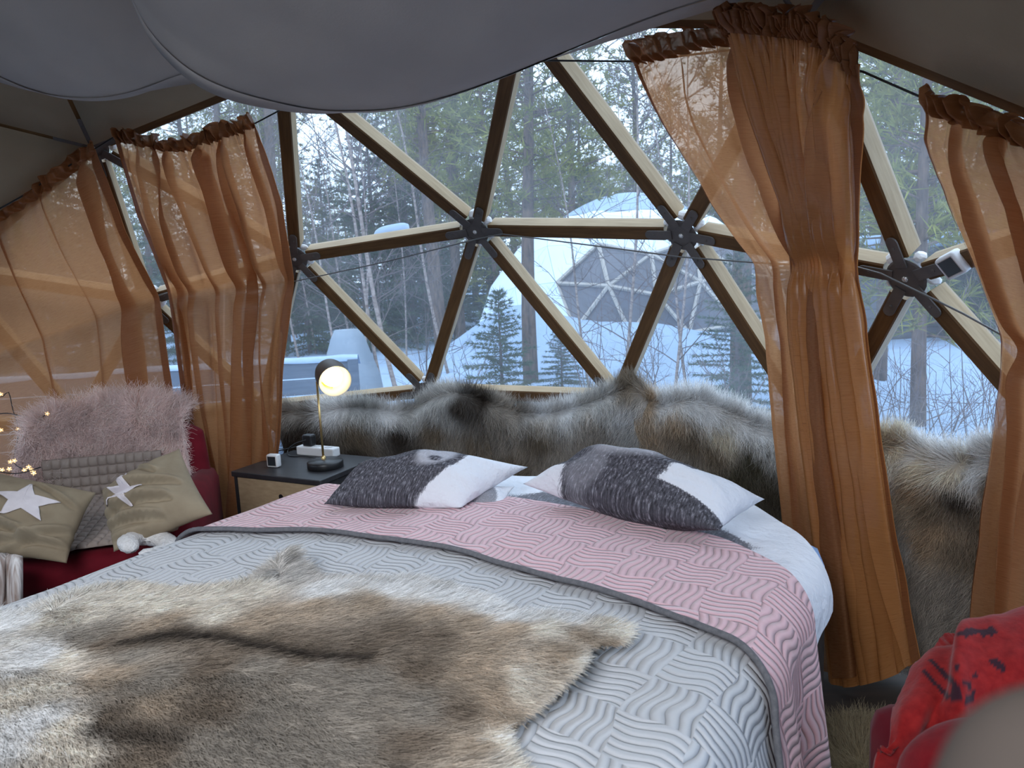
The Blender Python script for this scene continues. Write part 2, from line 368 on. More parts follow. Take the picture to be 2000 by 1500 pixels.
for k in sorted(win_nodes):
    if NODES[k][2] < 0.1: continue
    n = DIRS[k]; P = DC + n * (R - 0.003); ax = axes(n); mb = MB()
    mb.lathe([(0.0, 0.0), (0.050, 0.0), (0.055, 0.002), (0.055, 0.004), (0.0, 0.005)][::-1], P - n * 0.004, ax, 24)
    hp = mb.build('hub_plate', STEEL, frame)
    bo = MB().lathe([(0.0, -0.010), (0.006, -0.010), (0.0085, -0.007), (0.0085, 0.0), (0, 0)], P, ax, 10).build('bolt', BRIGHT, hp, True)
    dirs = []
    for q in nbr[k]:
        d = DC + DIRS[q] * R - DC - n * R; d = nrm(d); dirs.append(d); s = nrm(np.cross(n, d)); u2 = np.cross(d, s)
        out = [(0.035, -0.0155), (0.112, -0.0155)] + [(0.112 + 0.0155 * math.cos(a), 0.0155 * math.sin(a)) for a in np.linspace(-PI / 2, PI / 2, 7)[1:-1]] + [(0.112, 0.0155), (0.035, 0.0155)]
        m_ = len(out); V = [P + d * x + s * y - u2 * z for z in (0.0, 0.0045) for x, y in out]
        MB().add(V, [tuple(range(m_))[::-1], tuple(range(m_, 2 * m_))] + [(i, (i + 1) % m_, (i + 1) % m_ + m_, i + m_) for i in range(m_)]).build('arm', STEEL, hp)
        MB().lathe([(0.0, -0.0085), (0.0035, -0.008), (0.0048, -0.004), (0.0048, 0.0)], P + d * 0.095, axes(n), 8).build('bolt', STEEL, hp)
    tang = [d - n * (d @ n) for d in dirs]; ang = sorted([(math.atan2(d @ ax[1], d @ ax[0])) for d in tang])
    for i in range(len(ang)):
        a0, a1 = ang[i], ang[(i + 1) % len(ang)] + (2 * PI if i == len(ang) - 1 else 0)
        if a1 - a0 > 1.8: continue
        if foam_me is None:
            bm = bmesh.new(); bmesh.ops.create_icosphere(bm, subdivisions=2, radius=1)
            for v in bm.verts: v.co *= 1 + 0.35 * float(vnoise(v.co.x * 2.2 + 5, v.co.y * 2.2 + v.co.z * 1.7, 3))
            foam_me = bpy.data.meshes.new('foam_seal'); bm.to_mesh(foam_me); bm.free(); foam_me.materials.append(FOAM)
        am = (a0 + a1) / 2; c = P + n * 0.022 + 0.060 * (math.cos(am) * ax[0] + math.sin(am) * ax[1])
        fo = link('foam_seal', foam_me, None, frame)
        sx = random.uniform(.014, .022); fo.matrix_basis = Matrix.Translation(Vector(c)) @ Matrix.Rotation(random.random() * 6, 4, Vector(n)) @ Matrix.Diagonal((sx, sx * random.uniform(.6, 1), random.uniform(.016, .024), 1))
# panes of clear vinyl, one per triangle
wn = 0
for f, row in FACES:
    if not is_window(f, row): continue
    wn += 1; P = [DC + DIRS[i] * (R + SD * 0.92) for i in f]; n = nrm(np.mean([DIRS[i] for i in f], 0))
    o = MB().add(P + [p + n * 0.003 for p in P], [(0, 1, 2), (5, 4, 3), (0, 3, 4, 1), (1, 4, 5, 2), (2, 5, 3, 0)]).build('window_%d' % wn, VINYL)
    tag(o, kind='structure')
# canvas lining: the ceiling above the windows and the wall behind
ceil = empty('ceiling', DC + np.array([0, 0, R]), kind='structure'); wall = empty('wall_back', DC + np.array([0, -R, 0]), kind='structure')
for f, row in FACES:
    if is_window(f, row): continue
    P = np.array([DIRS[i] for i in f]); c = P.mean(0); rr = R - 0.008 if row >= 1 else R - 0.006
    Q = [DC + (c + (p - c) * (1 - 0.0065 / np.linalg.norm(p - c) * 0.9)) * rr * (np.linalg.norm(p) / np.linalg.norm(c + (p - c) * 0.99)) for p in P]
    n = nrm(c); V = []; F = []; K = 6                       # each panel sags a little between its edges
    ids = {}
    for i in range(K + 1):
        for j in range(K + 1 - i):
            a, b, g = 1 - (i + j) / K, i / K, j / K
            ids[i, j] = len(V); V.append(a * Q[0] + b * Q[1] + g * Q[2] - n * 0.030 * (27 * a * b * g) ** 0.8 * (0.6 + 0.8 * random.random() * 0))
    for i in range(K):
        for j in range(K - i):
            F.append((ids[i, j], ids[i + 1, j], ids[i, j + 1]))
            if i + j < K - 1: F.append((ids[i + 1, j], ids[i + 1, j + 1], ids[i, j + 1]))
    o = MB().add(V, F).build('panel', CANVAS, ceil if row >= 1 else wall, True)
    md = o.modifiers.new('t', 'SOLIDIFY'); md.thickness = 0.004; md.offset = 0
# floor
fl = MB(); fl.lathe([(0.0, -0.06), (2.86, -0.06), (2.86, 0.0), (0.0, 0.0)], DC, None, 64)
tag(fl.build('floor', noisy('dark_floor', (0.028, 0.018, 0.013), (0.05, 0.03, 0.02), 4, (1, 10, 1), rough=0.5)), kind='structure')

# ================================================================== OUTDOORS
GZ = -0.5
def ground_z(x, y):
    x = np.asarray(x, float); y = np.asarray(y, float)
    z = GZ + 0.16 * fbm(x * 0.35, y * 0.35, 11, 3) + 0.05 * fbm(x * 1.7, y * 1.7, 21, 2)
    for cx, cy, s, h in BUMPS: z = z + h * np.exp(-((x - cx) ** 2 + (y - cy) ** 2) / (2 * s * s))
    d = np.hypot(x - DC[0], y - DC[1]); z = z - 0.12 * (1 - smooth(2.9, 4.2, d))
    return z
D2 = EYE + nrm(ray(1228, 520) * np.array([1, 1, 0])) * 14.6; D2[2] = GZ - 0.05
def gpt(px, dist):
    d = ray(px, 520); d = d * np.array([1, 1, 0]); p = EYE + d / np.linalg.norm(d) * dist; return np.array([p[0], p[1], float(ground_z(p[0], p[1]))])
BUMPS = []
for px_, ds, s, h in ((985, 12.9, .9, 0.80), (1060, 12.2, 1.0, 0.35), (1180, 11.5, 1.2, 0.38), (1340, 11.6, 1.2, 0.36), (1500, 11.5, 1.4, 0.36)):
    q = gpt(px_, ds); BUMPS.append((q[0], q[1], s, h))
rr = np.concatenate([np.linspace(2.86, 16, 90), np.linspace(16.4, 110, 70)]); aa = np.linspace(0, 2 * PI, 241)[:-1]
gx = DC[0] + rr[None] * np.cos(aa)[:, None]; gy = DC[1] + rr[None] * np.sin(aa)[:, None]
P = np.stack([gx, gy, ground_z(gx, gy)], -1)
tag(grid_mesh('ground', P, SNOW, closed_u=True), kind='structure')

def needles(pos, axis, n, ln, wd, spread, rng):      # tufts of thin blades; pos (m,3), axis (m,3)
    m_ = len(pos); p = np.repeat(pos, n, 0); a = np.repeat(axis, n, 0)
    d = nrm(a + spread * rng.normal(size=(m_ * n, 3))); s = nrm(np.cross(d, rng.normal(size=d.shape)))
    L = ln * rng.uniform(.6, 1.2, (m_ * n, 1)); W = wd * rng.uniform(.6, 1.3, (m_ * n, 1))
    V = np.stack([p - s * W, p + s * W, p + d * L], 1).reshape(-1, 3); return V, np.arange(len(V)).reshape(-1, 3)
def tri_mesh(name, V, F, mt, parent):
    me = bpy.data.meshes.new(name); me.vertices.add(len(V)); me.vertices.foreach_set('co', V.ravel().astype(np.float32))
    me.loops.add(F.size); me.loops.foreach_set('vertex_index', F.ravel().astype(np.int32)); me.polygons.add(len(F))
    me.polygons.foreach_set('loop_start', np.arange(0, F.size, 3, dtype=np.int32)); me.update(calc_edges=True)
    return link(name, me, mt, parent)
def pine(h, r0, crown0, spread, seed, nb=150, nt=9, blades=9):
    rng = np.random.default_rng(seed); root = empty('pine_tree'); z = np.linspace(-0.4, h, 14)
    cx = 0.10 * np.sin(z * 0.5 + seed) ; cy = 0.08 * np.sin(z * 0.37 + 2 * seed); trunk = MB()
    trunk.tube(np.stack([cx, cy, z], 1), r0 * (1 - 0.82 * (np.clip(z, 0, h) / h) ** 0.9), 8)
    pos = []; axs = []
    for i in range(nb):
        f = (i + rng.random()) / nb; zb = crown0 + (h - crown0) * f ** 0.9; L = spread * (0.25 + 0.75 * (1 - f) ** 0.75) * rng.uniform(.55, 1.1)
        if f < 0.12: L *= rng.uniform(.3, .9)
        a = rng.random() * 2 * PI; up = rng.uniform(-0.1, 0.35) + 0.4 * f; d = nrm(np.array([math.cos(a), math.sin(a), up]))
        b0 = np.array([np.interp(zb, z, cx), np.interp(zb, z, cy), zb]); pts = np.array([b0, b0 + d * L * .5 + [0, 0, -.02], b0 + d * L + [0, 0, .06 * L]])
        trunk.tube(pts, [0.012 + .008 * L, .009, .004], 3, False)
        k = max(3, int(nt * L / spread) + 2); t = rng.uniform(.35, 1.05, k)[:, None]
        q = b0 + d * L * t + rng.normal(size=(k, 3)) * 0.16 * L * np.array([1, 1, .45]); pos.append(q); axs.append(np.tile(d + [0, 0, .35], (k, 1)))
    V, F = needles(np.vstack(pos), nrm(np.vstack(axs)), blades, 0.24, 0.014, 0.75, rng)
    trunk.build('trunk', BARK, root, True); tri_mesh('crown', V, F, NEEDLE, root); return root
def spruce(h, spread, seed, nb=90):
    rng = np.random.default_rng(seed); root = empty('spruce_sapling'); tr = MB(); tr.tube([(0, 0, -.2), (0, 0, h * .5), (0, 0, h)], [.018 + .012 * h, .012 + .004 * h, .004], 6); pos = []; axs = []
    for i in range(nb):
        f = (i + rng.random()) / nb; zb = h * (0.04 + 0.95 * f); L = spread * (1 - f) ** .85 * rng.uniform(.75, 1.1) + .05; a = i * 2.4 + rng.random()
        d = nrm(np.array([math.cos(a), math.sin(a), -0.18 + .5 * f])); b0 = np.array([0, 0, zb]); tr.tube([b0, b0 + d * L], [.006, .002], 3, False)
        k = max(3, int(L / .05)); t = np.linspace(.12, 1, k)[:, None]; side = np.array([-d[1], d[0], 0])
        for sg in (-1, 1, 0):
            q = b0 + d * L * t + sg * side * rng.uniform(0, .22, (k, 1)) * L * (1 - t * .7); pos.append(q); axs.append(np.tile(d + sg * .6 * side, (k, 1)))
    V, F = needles(np.vstack(pos), nrm(np.vstack(axs)), 8, 0.075, 0.0045, 0.5, rng)
    tr.build('trunk', TWIG, root); tri_mesh('crown', V, F, SPRUCE, root); return root
def twigs(mb, b0, d, L, r, rng, depth):
    k = 4; pts = [b0]; v = d.copy()
    for i in range(k): v = nrm(v + rng.normal(size=3) * .16 + np.array([0, 0, .05])); pts.append(pts[-1] + v * L / k)
    mb.tube(pts, np.linspace(r, r * .35, k + 1), 3 if r < .012 else 6, False)
    if depth:
        for j in range(rng.integers(3, 6)):
            i = rng.integers(1, k + 1); w = nrm(v * .7 + rng.normal(size=3) * .65 + np.array([0, 0, .2])); twigs(mb, pts[i], w, L * rng.uniform(.3, .55), r * .5, rng, depth - 1)
def birch(h, r0, lean, seed, nb=26):
    rng = np.random.default_rng(seed); root = empty('birch_tree'); z = np.linspace(-.3, h, 12); t = MB(); x = lean * (z / h) + 0.05 * np.sin(z * 1.3 + seed); y = .05 * np.sin(z * .9)
    t.tube(np.stack([x, y, z], 1), r0 * (1 - .8 * np.clip(z, 0, h) / h), 7); t.build('trunk', BIRCH, root, True); b = MB()
    for i in range(nb):
        zb = h * rng.uniform(.12, .97); a = rng.random() * 6.28; d = nrm(np.array([math.cos(a), math.sin(a), rng.uniform(.3, 1.1)]))
        twigs(b, np.array([np.interp(zb, z, x), np.interp(zb, z, y), zb]), d, rng.uniform(.5, 1.3), .009, rng, 2)
    b.build('branches', TWIG, root); return root
def shrub(h, n, seed):
    rng = np.random.default_rng(seed); root = empty('bare_shrub'); b = MB()
    for i in range(n):
        a = rng.random() * 6.28; d = nrm(np.array([.28 * math.cos(a), .28 * math.sin(a), 1])); twigs(b, np.array([.22 * math.cos(a) * rng.random(), .22 * math.sin(a) * rng.random(), -.1]), d, h * rng.uniform(.6, 1.1), .007, rng, 2)
    b.build('stems', TWIG, root); return root
def copy_tree(o, parent=None):
    c = o.copy(); COL.objects.link(c)
    if parent is not None: c.parent = parent; c.matrix_parent_inverse = o.matrix_parent_inverse
    for ch in [q for q in o.children]: copy_tree(ch, c)
    return c
def plant(proto, first, loc, rz, sc, label, cat, group=None):
    o = proto if first else copy_tree(proto); o.location = [float(v) for v in loc]; o.rotation_euler = (0, 0, rz); o.scale = (sc, sc, sc)
    for k in ('group',):
        if k in o: del o[k]
    tag(o, label, cat, group); return o
pines = [pine(9.5, .14, 2.6, 1.9, 1, 150), pine(11, .17, 3.6, 2.1, 2, 150), pine(8, .11, 1.5, 1.6, 3, 140), pine(12.5, .18, 5.2, 2.2, 4, 140), pine(7, .09, 1.0, 1.4, 5, 120)]
used = [False] * 5
def put_pine(k, px_, dist, sc, label, group=None, rz=None):
    plant(pines[k], not used[k], gpt(px_, dist), random.random() * 6 if rz is None else rz, sc, label, 'tree', group); used[k] = True
put_pine(0, 1040, 10.2, 0.80, 'thick grey pine trunk in front of the snowy dome tent')
put_pine(1, 850, 15.5, 0.95, 'reddish pine rising behind the left star plate of the window')
put_pine(3, 1462, 9.0, 0.72, 'bluish pine trunk beside the small spruce left of the copper curtain')
put_pine(4, 1742, 10.6, 0.95, 'thin pine trunk right of the copper curtain, left of two')
put_pine(4, 1812, 8.6, 0.90, 'thick pine trunk among shrubs right of the copper curtain')
put_pine(2, 1110, 17.5, 1.15, 'bushy olive green pine left of the snowy dome roof')
put_pine(4, 960, 18.5, 1.25, 'low bushy pine between the two pine trunks')
rf = np.random.default_rng(42); placed = []
tries = 0
while len(placed) < 150 and tries < 9000:
    tries += 1; az = math.radians(rf.uniform(-58, 52)); ds = 16.0 + 40 * rf.random() ** 1.0; x, y = ds * math.sin(az), ds * math.cos(az)
    if math.hypot(x - D2[0], y - D2[1]) < 4.3 or any(math.hypot(x - a, y - b) < 1.25 for a, b in placed): continue
    placed.append((x, y)); k = int(rf.integers(0, 5))
    plant(pines[k], not used[k], (x, y, float(ground_z(x, y)) - .05), rf.random() * 6.28, rf.uniform(.62, 1.05), 'pine in the snowy forest behind the clearing', 'tree', 'forest pines behind the clearing'); used[k] = True
bir = [birch(6.5, .030, -0.9, 3), birch(5.5, .024, -.7, 4), birch(5.0, .022, .25, 5)]
ub = [False] * 3
for k, px_, ds, sc, lb in ((0, 772, 8.6, 1, 'pale leaning birch nearest the left edge of the window'), (1, 745, 9.2, 1.05, 'thin birch leaning beside the paler birch'), (0, 862, 11.5, .9, 'slim birch left of the red pine trunk'),
                       (2, 1222, 9.0, 1.05, 'white birch stem in front of the dark dome facets'), (2, 1318, 8.4, .9, 'pinkish birch stem under the right star plate'), (1, 1352, 8.8, .8, 'second birch stem right of the pinkish one'),
                       (1, 1150, 9.6, .8, 'bare grey birch between pine trunk and white birch'), (2, 700, 12, 1, 'thin far birch above the grey plank wall'), (1, 655, 13, 1, 'leftmost birch of the clearing')):
    plant(bir[k], not ub[k], gpt(px_, ds), random.uniform(-.25, .25), sc, lb, 'tree'); ub[k] = True
sp = [spruce(1.55, .62, 1), spruce(2.1, .75, 2)]
plant(sp[0], True, gpt(970, 8.6), 0, 1, 'small spruce sapling left of the thick pine trunk', 'tree')
plant(sp[1], True, gpt(1440, 8.2), 1, .9, 'taller spruce sapling left of the copper curtain', 'tree')
plant(sp[0], False, gpt(1090, 9.4), 2, .62, 'tiny spruce sapling right of the thick pine trunk', 'tree')
sh = [shrub(1.25, 7, 1), shrub(1.0, 6, 2)]; us = [False, False]
for i, (px_, ds) in enumerate(((1735, 7.6), (1775, 6.6), (1820, 7.2), (1870, 6.5), (1915, 7.3), (1850, 8.6), (1960, 8.2), (1700, 8.8))):
    plant(sh[i % 2], not us[i % 2], gpt(px_, ds), i, .9 + .05 * (i % 4), ('shrub closest to the right edge of the copper curtain', 'low near shrub second right of the copper curtain', 'bare shrub beneath the thick pine trunk at right', 'nearest shrub in the middle of the right window', 'bare shrub under the lower right strut of the right window', 'farther shrub between the two pine trunks at right', 'shrub close to the rightmost curtain', 'farthest shrub half behind the copper curtain')[i], 'shrub', 'bare shrubs beyond the right window'); us[i % 2] = True
for i, (px_, ds) in enumerate(((1270, 8.8), (1400, 7.6), (1180, 8.3), (905, 10.5), (800, 10), (1340, 7.4))):
    plant(sh[i % 2], False, gpt(px_, ds), i + .5, 1.15 + .1 * (i % 3), ('twiggy shrub in front of the dark dome tent windows', 'twiggy shrub left of the taller spruce sapling', 'twiggy shrub right of the thick grey pine trunk', 'twiggy shrub left of the small spruce sapling', 'leftmost twiggy shrub beside the plank wall', 'twiggy shrub by the pinkish birch stem')[i], 'shrub', 'bare shrubs before the dome tent')

# young growth filling the forest between the trunks
n2 = 0; tries = 0
while n2 < 105 and tries < 3000:
    tries += 1; az = math.radians(rf.uniform(-56, 50)); ds = rf.uniform(17.5, 40); x, y = ds * math.sin(az), ds * math.cos(az)
    if math.hypot(x - D2[0], y - D2[1]) < 4.6: continue
    n2 += 1; plant(sp[n2 % 2], False, (x, y, float(ground_z(x, y)) - .05), rf.random() * 6.28, rf.uniform(1.5, 3.0), 'young spruce among the forest trunks behind the clearing', 'tree', 'young spruces in the forest')
for n3 in range(55):
    az = math.radians(rf.uniform(-50, 40)); ds = rf.uniform(15.5, 30); x, y = ds * math.sin(az), ds * math.cos(az)
    if math.hypot(x - D2[0], y - D2[1]) < 4.0: continue
    plant(bir[n3 % 3], False, (x, y, float(ground_z(x, y))), rf.random() * 6.28, rf.uniform(.8, 1.3), 'thin bare birch among the forest trunks behind the clearing', 'tree', 'thin birches in the forest')
# neighbouring snow-covered dome tent
d2 = empty('dome_tent', D2, 'snow covered geodesic dome tent with dark triangular windows among trees', 'tent')
face_dir = nrm((EYE - D2) * np.array([1, 1, 0])); base = math.atan2(face_dir[1], face_dir[0])
rot = base - math.radians(36 + 27.0)
def rot2(v): c, s = math.cos(rot), math.sin(rot); return np.array([c * v[0] - s * v[1], s * v[0] + c * v[1], v[2]])
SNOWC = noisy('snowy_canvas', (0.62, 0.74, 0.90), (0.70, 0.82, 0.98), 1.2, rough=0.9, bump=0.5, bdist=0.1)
DKWIN = noisy('dim_window', (0.085, 0.088, 0.11), (0.13, 0.13, 0.16), 1.5, rough=0.35)
PALEW = noisy('pale_wood', (0.36, 0.33, 0.30), (0.44, 0.41, 0.38), 5)
r2_ = 3.05; ed = set(); wdir = nrm(face_dir * .80 + np.array([.6, 0, 0]))
for f, row in FACES:
    V = [D2 + rot2(NODES[i]) * r2_ for i in f]; c = np.mean([NODES[i] for i in f], 0); a = math.degrees(math.atan2(c[1], c[0]))
    cw = rot2(c); w = .10 < c[2] < .72 and cw[:2] @ wdir[:2] / np.linalg.norm(cw[:2]) > .50
    n = nrm(np.mean(V, 0) - D2); off = 0.0 if w else 0.05
    MB().add([v + n * off for v in V] + [v - n * .05 for v in V], [(0, 1, 2), (5, 4, 3), (0, 3, 4, 1), (1, 4, 5, 2), (2, 5, 3, 0)]).build('window_panel' if w else 'cover_panel', DKWIN if w else SNOWC, d2)
    if w:
        for p, q in ((f[0], f[1]), (f[1], f[2]), (f[2], f[0])): ed.add((min(p, q), max(p, q)))
for p, q in ed: MB().tube([D2 + rot2(NODES[p]) * (r2_ + .02), D2 + rot2(NODES[q]) * (r2_ + .02)], .035, 5).build('strut', PALEW, d2)
cap = MB(); th_ = np.linspace(0, .42, 7)
cap.lathe([(r2_ * 1.0 * math.sin(a) , (r2_ + .16 * math.cos(a * 3.4)) * math.cos(a)) for a in th_[::-1]], D2, None, 24)
cap.build('snow_cap', SNOW, d2, True)

# grey plank wall, hood, dark cabin
q0 = aty(330, 715, 6.9); q1 = aty(698, 690, 7.2); dirw = nrm((q1 - q0) * np.array([1, 1, 0])); q0 = q1 - dirw * 6.0; nw = np.array([dirw[1], -dirw[0], 0])
tubw = empty('plank_wall', (q1[0], q1[1], GZ), 'low grey plank wall with a snowy top left of the lamp', 'wall')
ztop = q1[2] - .05
for k in range(6):
    L = 6.0; c = q1 - dirw * L / 2; MB().box([c[0], c[1], ztop - .085 - .165 * k], (L, .035 + .012 * (k % 2), .148), axes([0, 0, 1], dirw), .006).build('plank', PLANK, tubw)
MB().box([*(q1 - dirw * .05 + nw * .03)[:2], ztop - .5], (.1, .05, 1.0), axes([0, 0, 1], dirw), .005).build('post', PLANK, tubw)
V = resample([q1, q1 - dirw * 6], 40); gr = np.stack([np.stack([V[:, 0] - nw[0] * o_, V[:, 1] - nw[1] * o_, ztop + z_ + 0.03 * vnoise(V[:, 0] * 3, V[:, 0] * 0 + i, 5)], 1) for i, (o_, z_) in enumerate(((-.03, -.01), (-.035, .012), (.0, .03), (.10, .03), (.3, .0), (.8, -.15)))], 1)
grid_mesh('snow_layer', gr, SNOW, tubw)
hb = gpt(668, 9.0); hz = aty(668, 642, 9.0)[2]; HOOD = noisy('grey_hood', (0.20, 0.25, 0.31), (0.25, 0.30, 0.36), 4, rough=.7)
hd = MB().lathe([(.40, 0), (.40, .3), (.36, .62), (.20, hz - GZ - .10), (.15, hz - GZ), (0.0, hz - GZ + .01)], (hb[0], hb[1], GZ + .0), None, 20).build('hood', HOOD, None, True); hd.name = 'conical_hood'
tag(hd, 'pale grey conical hood behind the plank wall', 'hood')
cb = gpt(1845, 19); cab = empty('cabin', cb, 'low dark cabin with snowy roof at the edge of the forest', 'cabin'); cax = axes([0, 0, 1], [1, -.15, 0])
CABW = noisy('cabin_boards', (0.05, .055, .07), (.08, .085, .10), 3, (1, 1, 12))
MB().box(cb + [0, 0, .95], (5.2, 2.6, 1.9), cax, .01).build('body', CABW, cab)
for i in range(9): MB().box(cb + [0, 0, .15 + .2 * i] - cax[1] * 1.32, (5.2, .03, .185), cax, .004).build('board', CABW, cab)
MB().box(cb + [0, 0, 2.02], (5.9, 3.4, .28), cax, .1).build('roof_snow', SNOW, cab, True)
sl = aty(765, 453, 3.95); lump = MB(); sx = np.linspace(-1, 1, 13); G = []
ga, gb = sph(728, 462, R + .12), sph(800, 448, R + .12)
for i in range(13):
    c = ga + (gb - ga) * i / 12; w = (1 - abs(2 * i / 12 - 1) ** 4) ** .5
    G.append([c + nrm(c - DC) * (.045 * math.cos(a) * w) + np.array([0, 0, .03 * math.sin(a) * w]) for a in np.linspace(0, 2 * PI, 12)])
so = grid_mesh('snow_lump', np.array(G), SNOW); tag(so, 'small lump of snow lying outside on the left strut', 'snow')
# ================================================================== CORDS, CANOPY, CURTAINS
def S(px, py, d=0.05): return sph(px, py, R - d)
up_pts = [S(-60, 440, .07), S(40, 385, .07), S(190, 288, .07), S(222, 268, .07), S(330, 283, .07), S(500, 240, .07), S(560, 208, .06), S(760, 150, .07), S(1050, 118, .07), S(1240, 120, .07), S(1450, 95, .07), S(1685, 140, .07), S(1795, 188, .07), S(2010, 255, .07), S(2120, 310, .07)]
mid_pts = [S(-120, 725, .075), S(0, 685, .075), S(150, 634, .075), S(310, 578, .045), S(330, 571, .06), S(578, 549, .06), S(760, 510, .05), S(935, 466, .03), S(980, 457, .03), S(1200, 485, .05), S(1330, 502, .04), S(1475, 513, .06), S(1675, 522, .06), S(1720, 534, .045), S(1780, 563, .045), S(1880, 612, .06), S(1960, 656, .06), S(2090, 712, .06)]
for nm, pts, r_, lb, mt_ in (('upper_curtain_cord', up_pts, .0028, 'thin dark cable along the top of the windows holding the curtains', CORDM), ('lower_curtain_cord', mid_pts, .0026, 'thin steel cable across the star plates pinning the curtains', CABLE)):
    tag(MB().tube(pts, r_, 6).build(nm, mt_, None, True), lb, 'cable')

def loft(rows, nu, nv, vs=None):          # rows of 3-D points -> smooth grid
    Q = np.stack([spline(r, nu) for r in rows], 1); v = np.linspace(0, 1, len(rows)) if vs is None else np.asarray(vs)
    t = np.linspace(0, 1, nv); out = np.empty((nu, nv, 3))
    for k in range(3):
        for i in range(nu): out[i, :, k] = np.interp(t, v, Q[i, :, k])
    return out
def smooth_v(P, it):
    for _ in range(it): P[:, 1:-1] = .5 * P[:, 1:-1] + .25 * (P[:, :-2] + P[:, 2:])
    return P
def curtain(name, rows, vs, label, material, n_folds, amp, lat, seed, nu=340, nv=110, width=1.1, height=2.2, gather=.012, cord_v=None, hem=True, header=True, u_warp=None, folds=()):
    P = smooth_v(loft(rows, nu, nv, vs), 3); u = np.linspace(0, 1, nu)[:, None]; v = np.linspace(0, 1, nv)[None]
    inn = DC[None, None] - P; inn[..., 2] = 0.25 * np.abs(inn[..., 2]) * 0; inn = nrm(inn); tan = nrm(np.gradient(P, axis=0))
    uw = u if u_warp is None else np.interp(u, np.linspace(0, 1, len(u_warp)), u_warp)
    ph = 2 * PI * (n_folds * uw + .55 * fbm(uw * n_folds * .5 + 3, v * 1.3 + 0 * u, seed, 2) + .10 * np.sin(v * 5 + seed))
    am = amp * (0.55 + .9 * (vnoise(uw * n_folds * .9, v * 1.1 + 0 * u, seed + 9) + .5))
    if cord_v is not None: am = am * (1 - .72 * np.exp(-((v - cord_v) / .035) ** 2))
    am = am * (0.35 + .65 * smooth(0, .12, v)); fad = smooth(0, .03, u) * smooth(0, .03, 1 - u)
    P = P + inn * (am * (.5 + .5 * np.cos(ph)) * fad)[..., None] + tan * (lat * am * np.sin(ph) * (1 + .4 * np.sin(2 * ph)) * fad)[..., None]
    gph = 2 * PI * (n_folds * 5.3 * u + 1.6 * vnoise(u * 9, v * 4, seed + 2)); P = P + inn * (gather * np.cos(gph) * np.exp(-v / .05))[..., None]
    P = P + inn * (.012 * fbm(u * 7, v * 9, seed + 4, 3))[..., None]
    for k, (u0, w, L, h) in enumerate(folds):            # doubled-over pleats
        s_ = (u - u0 - .05 * np.sin(v * 3.1 + k * 1.7 + seed) * (v > 0)) / w; g = s_ * np.exp(.5 - .5 * s_ * s_); q = (.65 + .7 * vnoise(v * 3.5 + 0 * u, 0 * v + 0 * u + k * 3.3, seed + k)) * smooth(-.02, .06, v)
        P = P - tan * (L * g * q)[..., None] + inn * (h * (g + .8 * np.exp(-.5 * s_ * s_)) * q)[..., None]
    uv = np.stack([u * width + 0 * v, v * height + 0 * u], -1)
    o = grid_mesh(name, P, material, None, uv); tag(o, label, 'curtain')
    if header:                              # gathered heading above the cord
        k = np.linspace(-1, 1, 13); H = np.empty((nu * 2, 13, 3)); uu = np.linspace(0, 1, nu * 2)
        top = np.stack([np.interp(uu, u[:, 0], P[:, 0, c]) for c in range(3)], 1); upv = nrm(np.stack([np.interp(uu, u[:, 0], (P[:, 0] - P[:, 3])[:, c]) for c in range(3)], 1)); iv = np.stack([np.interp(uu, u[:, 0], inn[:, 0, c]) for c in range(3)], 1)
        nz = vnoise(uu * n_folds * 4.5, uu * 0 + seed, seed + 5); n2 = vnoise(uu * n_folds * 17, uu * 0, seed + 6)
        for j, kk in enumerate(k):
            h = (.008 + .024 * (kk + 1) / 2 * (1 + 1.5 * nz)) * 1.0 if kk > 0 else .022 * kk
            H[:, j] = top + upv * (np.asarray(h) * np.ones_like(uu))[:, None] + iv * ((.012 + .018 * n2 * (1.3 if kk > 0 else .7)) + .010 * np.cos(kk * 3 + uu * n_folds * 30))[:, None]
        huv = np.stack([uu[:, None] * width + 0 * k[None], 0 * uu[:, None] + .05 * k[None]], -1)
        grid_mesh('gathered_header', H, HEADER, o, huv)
    if hem:                                  # stitched side hems, doubled cloth
        for nm_, i0, i1 in (('side_hem', 0, 7), ('side_hem', nu - 7, nu)):
            Hm = P[i0:i1] + inn[i0:i1] * .0035; grid_mesh(nm_, Hm, HEADER, o, uv[i0:i1])
    return o
def D(px, py, top): return aty(px, py, top[1])   # straight below a point of the cord

c1 = [[S(-260, 560, .08), S(-60, 455, .08), S(60, 385, .08), S(190, 292, .08)],
      [S(-240, 640, .13), S(-50, 590, .13), S(100, 520, .13), S(248, 455, .12)],
      [S(-220, 765, .10), S(0, 687, .10), S(160, 632, .10), S(312, 579, .085)]]
cl, cr_ = c1[2][0], c1[2][3]
c1 += [[D(-220, 900, cl), D(0, 850, c1[2][1]), D(190, 800, c1[2][2]), D(337, 760, cr_)], [D(-220, 1150, cl), D(0, 1110, c1[2][1]), D(200, 1060, c1[2][2]), D(372, 1010, cr_)]]
curtain('sheer_curtain', c1, [0, .24, .45, .68, 1], 'rust sheer curtain behind the red armchair, leftmost of all', SHEER, 3, .035, .28, 3, cord_v=.45, width=1.5, folds=[(.93, .022, .075, .03), (.55, .008, .016, .012), (.70, .008, .012, .01)])
c2 = [[S(224, 266, .09), S(345, 288, .09), S(420, 268, .09), S(500, 240, .09)],
      [S(268, 420, .13), S(360, 430, .13), S(460, 420, .13), S(553, 405, .13)],
      [S(330, 572, .09), S(420, 567, .09), S(500, 560, .09), S(578, 549, .09)]]
